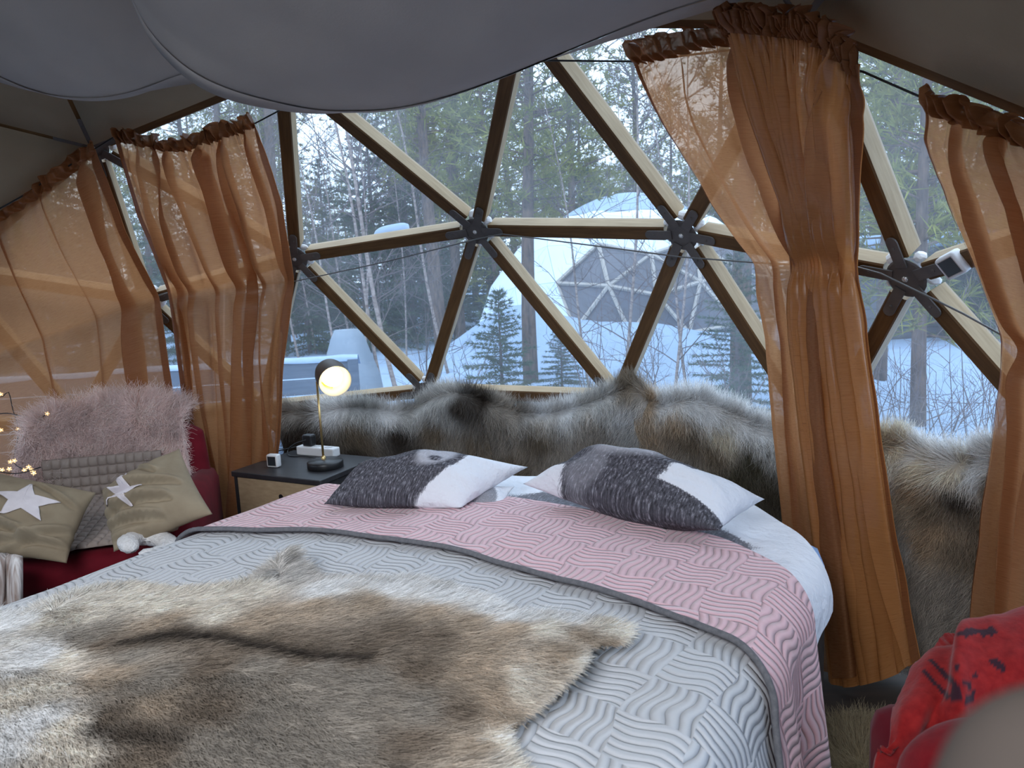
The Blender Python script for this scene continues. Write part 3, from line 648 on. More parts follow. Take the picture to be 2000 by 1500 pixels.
b = c2[2]; c2 += [[D(347, 705, b[0]), D(420, 705, b[1]), D(500, 700, b[2]), D(560, 705, b[3])], [D(362, 830, b[0]), D(430, 830, b[1]), D(500, 840, b[2]), D(552, 860, b[3])], [D(392, 1000, b[0]), D(440, 1020, b[1]), D(490, 1020, b[2]), D(530, 1030, b[3])]]
curtain('sheer_curtain', c2, [0, .26, .46, .64, .8, 1], 'rust sheer curtain hanging beside the black nightstand', SHEER, 5, .055, .34, 8, cord_v=.46, width=1.3, folds=[(.10, .018, .026, .015), (.24, .024, .048, .02), (.37, .018, .034, .015), (.52, .030, .065, .02), (.68, .022, .046, .015), (.80, .014, .024, .012), (.92, .018, .028, .012)])
c3 = [[S(1238, 112, .09), S(1310, 100, .09), S(1400, 75, .09), S(1540, 66, .09)],
      [S(1292, 240, .14), S(1350, 250, .14), S(1440, 258, .14), S(1575, 265, .14)],
      [S(1392, 400, .14), S(1440, 405, .14), S(1500, 408, .14), S(1600, 412, .14)],
      [S(1475, 514, .09), S(1510, 515, .09), S(1545, 517, .09), S(1615, 520, .09)]]
b = c3[3]; c3 += [[D(1503, 660, b[0]), D(1540, 660, b[1]), D(1570, 662, b[2]), D(1600, 664, b[3])], [D(1516, 830, b[0]), D(1550, 840, b[1]), D(1585, 840, b[2]), D(1615, 850, b[3])], [D(1535, 1020, b[0]), D(1570, 1030, b[1]), D(1610, 1040, b[2]), D(1650, 1060, b[3])], [D(1570, 1290, b[0]), D(1600, 1300, b[1]), D(1640, 1310, b[2]), D(1680, 1320, b[3])]]
curtain('sheer_curtain', c3, [0, .18, .33, .44, .58, .72, .86, 1], 'rust curtain panel at the bed corner, sheer and slanting to the left', SHEER, 2.6, .04, .30, 14, cord_v=.44, width=1.0, folds=[(.30, .02, .016, .015), (.72, .04, .035, .03)])
c4 = [[S(1425, 58, .15), S(1450, 47, .15), S(1520, 52, .13), S(1610, 68, .12), S(1685, 128, .10)],
      [S(1480, 250, .17), S(1505, 255, .17), S(1560, 255, .17), S(1630, 250, .17), S(1688, 235, .15)],
      [S(1535, 400, .16), S(1560, 405, .16), S(1600, 405, .16), S(1640, 410, .16), S(1676, 410, .15)],
      [S(1545, 516, .10), S(1570, 517, .10), S(1610, 519, .10), S(1645, 521, .10), S(1674, 522, .10)]]
b = c4[3]; c4 += [[D(1552, 660, b[0]), D(1590, 660, b[1]), D(1630, 655, b[2]), D(1665, 650, b[3]), D(1692, 650, b[4])],
                  [D(1575, 850, b[0]), D(1610, 850, b[1]), D(1650, 850, b[2]), D(1690, 850, b[3]), D(1722, 850, b[4])],
                  [D(1600, 1060, b[0]), D(1640, 1070, b[1]), D(1680, 1080, b[2]), D(1725, 1090, b[3]), D(1760, 1100, b[4])],
                  [D(1628, 1330, b[0]), D(1665, 1335, b[1]), D(1705, 1330, b[2]), D(1755, 1315, b[3]), D(1795, 1288, b[4])]]
curtain('satin_curtain', c4, [0, .18, .33, .44, .58, .72, .86, 1], 'copper satin curtain panel with a dark twisted fold in the middle of the right windows', SATIN, 12, .030, .55, 21, folds=[(.64, .012, .016, .012), (.82, .012, .014, .012)], cord_v=.44, width=1.0, u_warp=[0, .2, .4, .57, .70, .78, .85, .91, .96, 1])
c5 = [[S(1800, 196, .09), S(1880, 222, .09), S(2000, 262, .09), S(2160, 330, .09)],
      [S(1812, 300, .14), S(1900, 320, .14), S(2020, 350, .14), S(2170, 400, .14)],
      [S(1880, 460, .14), S(1960, 490, .14), S(2060, 530, .14), S(2190, 570, .14)],
      [S(1958, 655, .09), S(2030, 688, .09), S(2110, 722, .09), S(2200, 760, .09)]]
b = c5[3]; c5 += [[D(1950, 800, b[0]), D(2030, 830, b[1]), D(2110, 860, b[2]), D(2210, 900, b[3])], [D(1922, 1000, b[0]), D(2020, 1040, b[1]), D(2110, 1080, b[2]), D(2220, 1120, b[3])], [D(1888, 1300, b[0]), D(2000, 1360, b[1]), D(2110, 1420, b[2]), D(2240, 1500, b[3])]]
curtain('sheer_curtain', c5, [0, .15, .33, .5, .64, .8, 1], 'rust curtain at the right edge beside the small sensor', SHEER, 2.4, .05, .22, 31, cord_v=.5, width=1.2, folds=[(.24, .012, .016, .015), (.42, .016, .02, .02)])

# white canopy cloth slung under the ceiling
def canopy(name, hem_px, ys, top, label, seed, sag):
    H = np.array([aty(x, y, Y) for (x, y), Y in zip(hem_px, ys)]); H = spline(H, 90); T = spline(np.array(top), 90); n = 50; t = np.linspace(0, 1, n)[None, :, None]
    P = H[:, None] * (1 - t) + T[:, None] * t; P[..., 2] -= (sag * np.sin(PI * t[..., 0] ** .8))
    u = np.linspace(0, 1, 90)[:, None]; P[..., 2] += .05 * fbm(u * 5, t[0, :, 0][None] * 2.2, seed, 3) * smooth(0, .1, t[..., 0]) + .02 * np.sin(9 * u + 4 * t[..., 0])
    o = grid_mesh(name, P, DRAPE); tag(o, label, 'canopy')
    grid_mesh('hem', np.stack([H + [0, 0, -.002], H * .985 + P[:, 1] * .015 + [0, 0, -.006], P[:, 1] + [0, 0, -.004]], 1), DRAPE, o); return o
canopy('fabric_canopy', [(215, -120), (262, 10), (305, 90), (380, 160), (470, 197), (600, 217), (700, 212), (800, 195), (950, 150), (1100, 103), (1290, 45), (1450, -5), (1600, -60)],
       [1.75, 1.8, 1.85, 1.88, 1.9, 1.9, 1.88, 1.86, 1.82, 1.78, 1.74, 1.7, 1.68],
       [(-.62, 1.1, 2.62), (-.6, .95, 2.62), (-.55, .8, 2.58), (-.3, .6, 2.5), (.1, .4, 2.42), (.5, .2, 2.3), (.8, .1, 2.2)], 'large white cloth swag sagging under the ceiling over the bed', 5, .10)
canopy('fabric_canopy', [(-260, 20), (-120, 110), (0, 157), (80, 178), (150, 184), (250, 180), (340, 165), (430, 150), (520, 120)], [2.1, 2.15, 2.2, 2.25, 2.28, 2.28, 2.26, 2.24, 2.22],
       [(-1.9, 1.2, 2.45), (-1.5, 1.15, 2.58), (-1.1, 1.1, 2.62), (-.8, 1.1, 2.62), (-.5, 1.15, 2.58)], 'smaller white cloth swag at the left behind the large one', 15, .06)

# ================================================================== FUR
def fur(name, root, normal, comb, length, color, parent, radius=.0005, lift=.35, K=5, wild=.25, seed=1, curl=0.0):
    rng = np.random.default_rng(seed); N = len(root); t = np.linspace(0, 1, K)[None, :, None]
    d = nrm(comb + wild * rng.normal(size=(N, 3))); n = normal; L = np.asarray(length).reshape(-1, 1, 1)
    P = root[:, None] + L * (d[:, None] * (t ** 1.35) * (1 - .5 * lift) + n[:, None] * lift * (1 - (1 - t) ** 1.8) + rng.normal(size=(N, 1, 3)) * wild * .35 * t ** 2)
    if curl:
        ph = rng.random((N, 1, 1)) * 6.28; s = nrm(np.cross(d, n))[:, None]; P = P + L * curl * (np.sin(t * 7 + ph) - np.sin(ph)) * s * t
    cd = bpy.data.hair_curves.new(name); cd.add_curves([K] * N)
    cd.attributes['position'].data.foreach_set('vector', P.reshape(-1).astype(np.float32))
    ra = cd.attributes.new('radius', 'FLOAT', 'POINT') if 'radius' not in cd.attributes else cd.attributes['radius']
    ra.data.foreach_set('value', np.broadcast_to(radius * np.linspace(1.1, .25, K)[None], (N, K)).ravel().astype(np.float32))
    ca = cd.attributes.new('col', 'FLOAT_COLOR', 'CURVE'); ca.data.foreach_set('color', np.c_[np.clip(color, 0, 1), np.ones(N)].ravel().astype(np.float32))
    o = link(name, cd, FUR, parent); o['kind'] = 'stuff'; return o
CREAM, WHT, TAN, BRN, DRK, GRB, GRY = (.80, .71, .58), (.90, .88, .86), (.58, .45, .32), (.36, .29, .215), (.09, .07, .055), (.50, .445, .385), (.66, .64, .61)

def wall_hide(top_px, zb, anchors, label, seed, n=26000, bot_px=None, tuft=.05):
    tp = np.array([S(x, y, .075) for x, y in top_px]); az = np.arctan2(tp[:, 0] - DC[0], tp[:, 1] - DC[1]); o_ = np.argsort(az); az, zt = az[o_], tp[o_, 2]
    an = np.array([S(x, y, .075) for x, y, c in anchors]); aa_ = np.stack([np.arctan2(an[:, 0] - DC[0], an[:, 1] - DC[1]) * 2.6, an[:, 2]], 1); av = np.array([c for x, y, c in anchors])
    def surf(s, v):
        a = az[0] + (az[-1] - az[0]) * s; ztop = np.interp(a, az, zt) - .012; zb_ = zb + .03 * vnoise(s * 9, s * 0, seed); z = ztop + (zb_ - ztop) * v
        rad = np.sqrt(np.maximum((R - .075) ** 2 - z ** 2, .1)) - .035 * fbm(s * 6, v * 3, seed, 2) - .03 * np.exp(-((v - .12) / .1) ** 2) + .05 * np.exp(-(v / .05) ** 2)
        return a, z, np.stack([DC[0] + rad * np.sin(a), DC[1] + rad * np.cos(a), z], -1)
    def colr(a, z, s, v, rng=None):
        w = np.stack([a * 2.6 + .03 * fbm(s * 8, v * 4, seed + 3, 3), z + .022 * fbm(s * 9, v * 3, seed + 7, 3)], -1).reshape(-1, 2)
        c = idw(w, aa_, av, 3.4); c = c * (1 + .30 * fbm(s * 40, v * 6, seed + 5, 3).reshape(-1, 1)); return c if rng is None else c * rng.uniform(.5, 1.45, (len(c), 1))
    s, v = np.meshgrid(np.linspace(0, 1, 90), np.linspace(0, 1, 50), indexing='ij'); a, z, P = surf(s, v)
    base = grid_mesh('reindeer_hide', P, FUR, None, None, np.clip(colr(a, z, s, v), 0, 1).reshape(90, 50, 3) * .8, thick=.006); tag(base, label, 'hide', None)
    rng = np.random.default_rng(seed); s = rng.random(n); v = rng.random(n) ** 1.25; k = rng.random(n) < .13; v[k] = rng.random(k.sum()) * .03
    a, z, P = surf(s, v); nn = np.stack([-np.sin(a), -np.cos(a), .25 + .0 * a], -1); nn = nrm(nn); tg = np.stack([np.cos(a), -np.sin(a), 0 * a], -1)
    fl = fbm(s * 5, v * 3, seed + 11, 2)[:, None]; comb = nrm(np.array([0, 0, -1.0]) + tg * (1.6 * fl + .25)); topm = np.exp(-(v / .06))[:, None]; comb = nrm(comb * (1 - .9 * topm) + topm * (np.array([0, 0, .9]) + .6 * tg * fl))
    fur('fur', P, nn, comb, tuft * rng.uniform(.6, 1.15, n) * (1 + .5 * np.exp(-v / .08)), colr(a, z, s, v, rng), base, .00062, .42, 4, .28, seed); return base
wall_hide([(330, 800), (345, 800), (375, 805), (440, 800), (520, 790)], .1, [(345, 810, CREAM), (350, 860, BRN), (360, 950, DRK), (480, 830, BRN), (480, 950, DRK)], 'brown reindeer hide glimpsed between the two left curtains', 2, 9000)
wall_hide([(540, 798), (562, 792), (590, 800), (640, 788), (700, 785), (760, 797), (800, 790), (835, 768), (870, 756), (915, 758), (940, 775), (950, 800)], .1,
          [(560, 800, GRB), (600, 850, DRK), (640, 800, WHT), (700, 795, GRY), (700, 850, BRN), (760, 815, WHT), (810, 810, GRY), (840, 775, GRY), (870, 765, GRY), (900, 790, DRK), (870, 820, GRY), (850, 850, BRN), (780, 850, DRK), (880, 880, GRB), (940, 780, DRK), (700, 900, DRK), (800, 900, DRK), (600, 910, DRK), (930, 880, BRN)],
          'dark brown reindeer hide with pale rim on the wall behind the lamp', 3, 30000)
wall_hide([(915, 780), (945, 772), (975, 780), (1000, 795), (1050, 800), (1100, 790), (1140, 775), (1180, 758), (1225, 738), (1250, 755), (1268, 775)], .1,
          [(930, 785, DRK), (980, 800, GRB), (1050, 808, WHT), (1100, 800, WHT), (1060, 830, GRB), (960, 830, GRB), (980, 870, GRB), (1060, 860, BRN), (1130, 790, GRY), (1180, 775, GRY), (1225, 755, BRN), (1200, 800, GRY), (1160, 830, GRB), (1225, 815, WHT), (1235, 850, GRY), (1150, 880, GRB), (1000, 910, BRN), (1100, 900, GRB), (1240, 900, GRB)],
          'grey-brown reindeer hide peaking at the middle of the wall behind the pillows', 4, 30000)
wall_hide([(1240, 785), (1262, 770), (1290, 778), (1330, 765), (1375, 768), (1410, 790), (1460, 815), (1520, 835), (1600, 850), (1660, 858)], .1,
          [(1262, 790, TAN), (1300, 785, WHT), (1350, 778, WHT), (1400, 800, WHT), (1460, 830, WHT), (1510, 850, WHT), (1520, 880, GRY), (1270, 840, TAN), (1330, 830, TAN), (1350, 860, BRN), (1420, 860, CREAM), (1400, 885, BRN), (1480, 900, (.13, .115, .075)), (1450, 930, (.12, .105, .07)), (1340, 910, GRB), (1270, 900, GRB), (1510, 960, (.12, .10, .07)), (1600, 870, WHT), (1600, 950, BRN)],
          'white-topped olive brown reindeer hide behind the right pillow', 5, 36000)
wall_hide([(1640, 862), (1690, 852), (1720, 850), (1745, 848), (1780, 868), (1815, 885), (1870, 885), (1935, 872), (2010, 880), (2080, 895)], .06,
          [(1725, 865, CREAM), (1745, 880, CREAM), (1790, 890, WHT), (1840, 895, WHT), (1900, 890, WHT), (1740, 930, WHT), (1800, 915, CREAM), (1860, 920, CREAM), (1920, 920, WHT), (1760, 980, CREAM), (1800, 960, TAN), (1830, 1000, BRN), (1880, 965, DRK), (1910, 1000, BRN), (1850, 1040, TAN), (1800, 1060, TAN), (1760, 1060, GRY), (1880, 1070, BRN), (1800, 1130, GRB), (1860, 1150, GRB), (1820, 1220, GRB), (1960, 950, BRN), (1680, 900, CREAM)],
          'pale beige reindeer hide hanging between the satin curtain and the rightmost curtain', 6, 36000)
# ================================================================== BED
BD = np.array([.5413, .8408, 0]); BN = np.array([.8408, -.5413, 0])      # towards the head / across to the right
BO = BD * .10 + BN * -1.87 ; BW, BL = 1.56, 2.05                          # origin: foot-left corner on the floor
def bed(a, s, z): return BO + np.multiply.outer(np.asarray(a, float), BN) + np.multiply.outer(np.asarray(s, float), BD) + np.multiply.outer(np.asarray(z, float), np.array([0, 0, 1.0]))
def to_bed(p): q = np.asarray(p) - BO; return q @ BN, q @ BD
bx = np.stack([BN, BD, [0, 0, 1]])
bedo = empty('double_bed', bed(BW / 2, BL / 2, 0), 'wide double bed with pale blue sheet under the quilts', 'bed')
MB().box(bed(BW / 2, BL / 2, .16), (BW - .06, BL - .04, .32), bx, .02).build('bed_base', noisy('dark_bed_base', (.03, .025, .022), (.05, .04, .035), 5), bedo)
MB().box(bed(BW / 2, BL / 2 - .03, .43), (BW - .04, BL - .06, .24), bx, .06).build('mattress', BLUE, bedo, True)
def cross(c, half0, half1, top, r, zmin, flare=.06):   # c: distance across measured along the cloth, 0 at the left rim
    c = np.asarray(c, float); a = c.copy(); z = np.full_like(c, top); q = r * PI / 2
    for sgn, edge in ((-1, half0), (1, half1)):
        d = sgn * (c - edge) + r; m1 = (d > 0) & (d <= q); m2 = d > q
        a = np.where(m1, edge - sgn * r + sgn * r * np.sin(d / r), a); z = np.where(m1, top - r + r * np.cos(np.clip(d, 0, q) / r), z)
        a = np.where(m2, edge + sgn * flare * np.clip(d - q, 0, 1), a); z = np.where(m2, np.maximum(top - r - (d - q), zmin), z)
    return a, z
FOLD_A = [-.5, -.1, .0, .03, .4, .82, 1.25, 1.51, 1.62, 1.75, 2.1]; FOLD_S = [.98, 1.05, 1.02, 1.04, 1.20, 1.266, 1.216, 1.14, 1.09, 1.05, .98]
PINK_A = [-.5, 0, .147, .7, 1.335, 1.5, 1.6, 1.8, 2.1]; PINK_S = [1.46, 1.52, 1.56, 1.68, 1.646, 1.53, 1.44, 1.40, 1.40]
def si(x, xa, ya):
    t = np.linspace(xa[0], xa[-1], 200); y = np.interp(t, xa, ya)
    for _ in range(40): y[1:-1] = .5 * y[1:-1] + .25 * (y[:-2] + y[2:])
    return np.interp(x, t, y)
def cover(name, c0, c1, s_lo, s_hi, top, r, material, parent, seed, nu=150, nv=130, wr=.012, edge1=BW + .015, zmin=.06, flare=.16, wav=.03):
    c = np.linspace(c0, c1, nu)[:, None]; t = np.linspace(0, 1, nv)[None]; lo = s_lo(c) if callable(s_lo) else s_lo + 0 * c; hi = s_hi(c) if callable(s_hi) else s_hi + 0 * c
    s = lo + (hi - lo) * t; a, z = cross(c + 0 * t, -.01, edge1, top, r, zmin, flare); hang = smooth(edge1 - r * .3, edge1 + .35, c + 0 * t)
    z = z + wr * fbm(c * 3.2 + 0 * t, s * 3.2, seed, 3) * (1 - hang); a = a + wav * hang * (np.sin(s * 13 + seed + 2 * vnoise(s * 3, s * 0, seed)) + .6 * np.sin(s * 29 + 3 * c))
    P = bed(a, s, z); return grid_mesh(name, P, material, parent, np.stack([c + 0 * t, s], -1)), (c, s, P)
def duv_lo(c): return 1.0 + .47 * smooth(1.38, 1.60, c)
# white printed duvet under the quilt, its head corner rounded
def duv_hi(c): return 2.03 - .30 * smooth(1.28, 1.66, c) - .05 * smooth(.3, 0, c) - .04 * np.sin(c * 4.5)
o, (c, s, P) = cover('white_duvet', -.10, 1.68, duv_lo, duv_hi, .605, .11, PRINT, None, 3, 140, 110, .030, BW + .04, .2, .03, .015)
anch = np.array([[.25, 1.62], [.60, 1.68], [.75, 1.80], [.95, 1.78], [1.15, 1.76], [1.32, 1.68], [1.45, 1.56], [.45, 1.85], [.85, 1.95], [1.15, 1.92], [1.40, 1.80], [1.55, 1.65], [1.6, 1.9], [1.7, 1.5], [.05, 1.8], [1.52, 1.45], [.66, 1.92]]); av = np.array([0.1, .9, .95, 1, 1, .9, .35, .1, .35, .3, 0, 0, 0, 0, 0, .1, 0.])[:, None]
mk = idw(np.stack([c + 0 * s, s], -1).reshape(-1, 2), anch, av, 3.5); a_ = o.data.color_attributes.new('col', 'FLOAT_COLOR', 'POINT'); a_.data.foreach_set('color', np.c_[mk, mk * 0 + .25, mk * 0, mk * 0 + 1].ravel().astype(np.float32))
tag(o, 'white duvet with dark fur print spilling over the right corner of the bed', 'duvet')
MBq = o
quilt = empty('quilt', bed(.78, 1.0, .6), 'grey stitched quilt with its pink underside folded back below the pillows', 'quilt')
fold = lambda c: si(c, FOLD_A, FOLD_S); pink = lambda c: si(c, PINK_A, PINK_S)
cover('grey_cover', -.42, BW + .50, .02, lambda c: fold(c) + .05, .632, .085, QGREY, quilt, 7, 170, 120, .012, BW + .03)
o, (c, s, P) = cover('pink_underside', -.42, BW + .49, lambda c: fold(c) + .0, pink, .648, .095, QPINK, quilt, 7, 190, 70, .012, BW + .045)
MB().tube(P[:, 0] + [0, 0, .002], .0065, 8).build('piping', PIPING, quilt, True)

# ------------------------------------------------------------------ pillows
def pillow_grid(c4, th, n, seed, pinch=.10, wr=.012, bulge=.55, asym=.5, ridges=()):
    p00, p10, p11, p01 = [np.asarray(p, float) for p in c4]; g = np.linspace(0, 1, n); u, v = np.meshgrid(g, g, indexing='ij')
    uu = .5 + (u - .5) * (1 - pinch * np.sin(PI * v)); vv = .5 + (v - .5) * (1 - pinch * np.sin(PI * u))
    B = ((1 - uu) * (1 - vv))[..., None] * p00 + (uu * (1 - vv))[..., None] * p10 + (uu * vv)[..., None] * p11 + ((1 - uu) * vv)[..., None] * p01
    nn = nrm(np.cross(p10 - p00 + p11 - p01, p01 - p00 + p11 - p10)); h = th * (np.sin(PI * u) ** bulge) * (np.sin(PI * v) ** bulge)
    w = wr * fbm(u * 4 + seed, v * 4, seed, 3) * np.sqrt(np.clip(np.sin(PI * u) * np.sin(PI * v), 0, 1)) + wr * .8 * np.sin(14 * (u + .6 * v) + 6 * vnoise(u * 3, v * 3, seed)) * np.exp(-((u - .1) ** 2 + (v - .5) ** 2) / .12) * np.sin(PI * v) * np.sin(PI * u)
    for (a0, b0, a1, b1, wd, ht) in ridges:
        d0 = np.array([a1 - a0, b1 - b0]); q = np.stack([u - a0, v - b0], -1); tt = np.clip((q @ d0) / (d0 @ d0), 0, 1); ds = np.linalg.norm(q - tt[..., None] * d0, axis=-1); sd_ = (q[..., 0] * d0[1] - q[..., 1] * d0[0]) / np.linalg.norm(d0)
        w = w + ht * (np.exp(-(ds / wd) ** 2) - .8 * np.exp(-(((ds ** 2 - sd_ ** 2).clip(0)) / wd ** 2) - ((sd_ - 1.6 * wd) / wd) ** 2)) * np.sqrt(np.clip(np.sin(PI * u) * np.sin(PI * v), 0, 1))
    return B + nn * (h * (1 - asym) + w)[..., None], B - nn * (h * asym - w)[..., None], nn, u, v
def pillow(name, c4, th, seed, material, label, cat='pillow', group=None, col=None, n=56, wu=.7, wv=.5, **kw):
    F, Bk, nn, u, v = pillow_grid(c4, th, n, seed, **kw); V = np.concatenate([F.reshape(-1, 3), Bk.reshape(-1, 3)]); me = bpy.data.meshes.new(name)
    bm = bmesh.new(); L = bm.loops.layers.uv.new('UVMap'); cl = bm.verts.layers.float_color.new('col') if col is not None else None; vs = [bm.verts.new(p) for p in V]; N = n * n
    if cl is not None:
        cv = col(u, v).reshape(-1, 2); cb = np.stack([np.zeros(N), np.zeros(N)], 1) if kw.get('plain_back') else cv
        for i, w in enumerate(vs): w[cl] = (*(cv[i % N] if i < N else cb[i - N]), 0, 1)
    uvf = np.stack([u * wu, v * wv], -1).reshape(-1, 2)
    for off, fl in ((0, False), (N, True)):
        for i in range(n - 1):
            for j in range(n - 1):
                q = [i * n + j, (i + 1) * n + j, (i + 1) * n + j + 1, i * n + j + 1]
                if fl: q = q[::-1]
                f = bm.faces.new([vs[k + off] for k in q]); f.smooth = True
                for lp, k in zip(f.loops, q): lp[L].uv = uvf[k]
    bmesh.ops.remove_doubles(bm, verts=bm.verts, dist=1e-4); bm.to_mesh(me); bm.free(); o = link(name, me, material)
    return tag(o, label, cat, group)
def blob(u, v, cu, cv, ru, rv, k=3.0): return np.clip(k * (1 - np.sqrt(((u - cu) / ru) ** 2 + ((v - cv) / rv) ** 2)) + .5, 0, 1)
def print_left(u, v):      # animal fur print: body on the left, face right of the middle, white cloth on the right
    body = np.maximum(blob(u, v, .26, .5, .44, .80), blob(u, v, .54, .50, .22, .60)); face = blob(u, v, .60, .60, .10, .24) * .9 + blob(u, v, .50, .82, .10, .08) * .6
    eye = np.maximum(blob(u, v, .57, .72, .03, .035), blob(u, v, .63, .50, .035, .06)); return np.stack([body, np.clip(face - eye, 0, 1)], -1)
def print_right(u, v):
    body = np.maximum.reduce([blob(u, v, .20, .52, .22, .30), blob(u, v, .42, .40, .26, .62), blob(u, v, .62, .72, .18, .22), blob(u, v, .70, .02, .34, .20)])
    return np.stack([np.clip(body - .8 * blob(u, v, .33, .80, .06, .2), 0, 1), np.clip(blob(u, v, .40, .62, .20, .26) + .4 * blob(u, v, .3, .2, .1, .2), 0, 1) * .8], -1)
zt = .645
pl = [atz(632, 985, zt + .02), atz(900, 992, zt + .015), atz(1032, 912, zt + .065), atz(700, 905, zt + .11)]
pillow('wolf_print_pillow', pl, .17, 5, PRINT, 'pillow with dark wolf fur print on its left half, beside the lamp', col=print_left, pinch=.05, asym=.35, wr=.018)
pr = [atz(1020, 945, zt + .06), atz(1405, 1036, zt + .045), atz(1494, 975, zt + .05), atz(1150, 905, zt + .12)]
pillow('fur_print_pillow', pr, .21, 9, PRINT, 'larger pillow with grey fur print and a white right end, nearer the satin curtain', col=print_right, pinch=.05, wr=.024, asym=.42)
pu = [atz(830, 1000, zt - .015), atz(985, 998, zt - .01), atz(1005, 950, zt + .02), atz(860, 952, zt + .02)]
pillow('lower_pillow', pu, .06, 12, PRINT, 'white under-pillow with grey fur print peeking out between the two pillows', col=lambda u, v: np.stack([blob(u, v, .45, .35, .45, .55), .5 + 0 * u], -1))

# ------------------------------------------------------------------ reindeer hide on the bed
ZH = .648
out_px = [(-420, 1330), (-200, 1235), (-60, 1212), (40, 1206), (80, 1188), (140, 1165), (240, 1150), (330, 1162), (430, 1158), (500, 1142), (530, 1118), (560, 1112), (592, 1118), (610, 1140), (700, 1140), (790, 1140), (870, 1155), (940, 1180), (1000, 1208), (1090, 1214), (1170, 1226), (1215, 1238), (1222, 1252), (1205, 1262), (1160, 1270), (1122, 1285), (1125, 1318), (1095, 1345), (1060, 1368), (1020, 1395), (965, 1425), (965, 1460), (990, 1500), (1030, 1560), (980, 1620), (600, 1700), (0, 1700), (-420, 1650)]
OUT = np.array([atz(x, y, ZH)[:2] for x, y in out_px])
def inside(p, poly):
    x, y = p[:, 0], p[:, 1]; r_ = np.zeros(len(p), bool); j = len(poly) - 1
    for i in range(len(poly)):
        (xi, yi), (xj, yj) = poly[i], poly[j]; r_ ^= ((yi > y) != (yj > y)) & (x < (xj - xi) * (y - yi) / (yj - yi + 1e-12) + xi); j = i
    return r_
def edge_dist(p, poly):
    d = np.full(len(p), 9.0); q = np.roll(poly, -1, 0)
    for a, b_ in zip(poly, q):
        ab = b_ - a; t = np.clip(((p - a) @ ab) / (ab @ ab + 1e-12), 0, 1); d = np.minimum(d, np.linalg.norm(p - a - t[:, None] * ab, axis=1))
    return d
(CREAM, WHT, TAN, BRN, GRB, GRY) = ((.74, .68, .60), (.84, .825, .81), (.47, .385, .30), (.245, .195, .15), (.35, .31, .265), (.58, .55, .52)); DK2 = (.05, .04, .034)
hide_cols = [(-150, 1260, WHT), (20, 1230, WHT), (60, 1300, WHT), (20, 1380, CREAM), (100, 1220, CREAM), (200, 1200, CREAM), (300, 1200, CREAM), (400, 1190, CREAM), (460, 1170, CREAM), (560, 1140, GRY), (620, 1180, WHT), (750, 1170, WHT), (850, 1180, WHT), (940, 1205, WHT), (1000, 1225, WHT), (1100, 1228, WHT), (1180, 1240, CREAM), (1225, 1250, CREAM), (1180, 1262, TAN), (1120, 1262, TAN), (1060, 1260, CREAM), (1080, 1310, TAN), (1120, 1320, CREAM), (980, 1260, TAN), (900, 1240, TAN), (820, 1220, TAN), (700, 1205, TAN), (600, 1210, TAN), (500, 1225, TAN), (400, 1225, CREAM), (310, 1235, TAN), (330, 1262, BRN), (260, 1270, BRN), (190, 1275, BRN), (400, 1268, BRN), (470, 1278, BRN), (530, 1275, BRN), (590, 1290, BRN), (480, 1245, TAN), (160, 1265, GRB), (130, 1300, CREAM), (250, 1300, GRB), (200, 1340, TAN), (100, 1360, CREAM), (300, 1350, GRB), (400, 1320, BRN), (500, 1320, GRB), (600, 1330, GRB), (700, 1290, BRN), (700, 1350, GRB), (640, 1400, GRB), (520, 1400, GRB), (400, 1400, BRN), (300, 1390, TAN), (200, 1420, BRN), (240, 1450, BRN), (130, 1440, CREAM), (60, 1430, WHT), (0, 1480, WHT), (150, 1490, CREAM), (280, 1490, BRN), (400, 1470, GRB), (500, 1480, GRB), (650, 1480, GRB), (800, 1330, BRN), (800, 1400, GRB), (780, 1470, BRN), (900, 1330, TAN), (880, 1400, BRN), (950, 1400, TAN), (940, 1370, TAN), (1000, 1360, CREAM), (960, 1450, CREAM), (900, 1470, TAN), (980, 1500, CREAM), (840, 1270, BRN), (750, 1260, BRN), (920, 1290, TAN)]
HA = np.array([atz(x, y, ZH)[:2] for x, y, c in hide_cols]); HC = np.clip(np.array([c for x, y, c in hide_cols]) * 1.12, 0, .95)
ear = atz(562, 1118, ZH)[:2]
def hide_z(p): return ZH + .010 * fbm(p[:, 0] * 5, p[:, 1] * 5, 8, 3) + .012 * smooth(0, .1, edge_dist(p, OUT)) + .045 * np.exp(-((p - ear) ** 2).sum(1) / (2 * .018 ** 2)) + .022 * np.exp(-((p - atz(1060, 1300, ZH)[:2]) ** 2).sum(1) / (2 * .07 ** 2))
STRIPE = [np.array([atz(x, y, ZH)[:2] for x, y in q]) for q in ([(240, 1268), (330, 1262), (400, 1268), (470, 1278), (540, 1281), (620, 1292), (700, 1300)], [(170, 1440), (240, 1450), (330, 1462)])]
def line_d(p, L): return np.min([np.linalg.norm(p - a - np.clip(((p - a) @ (b_ - a)) / ((b_ - a) @ (b_ - a)), 0, 1)[:, None] * (b_ - a), axis=1) for a, b_ in zip(L[:-1], L[1:])], axis=0)
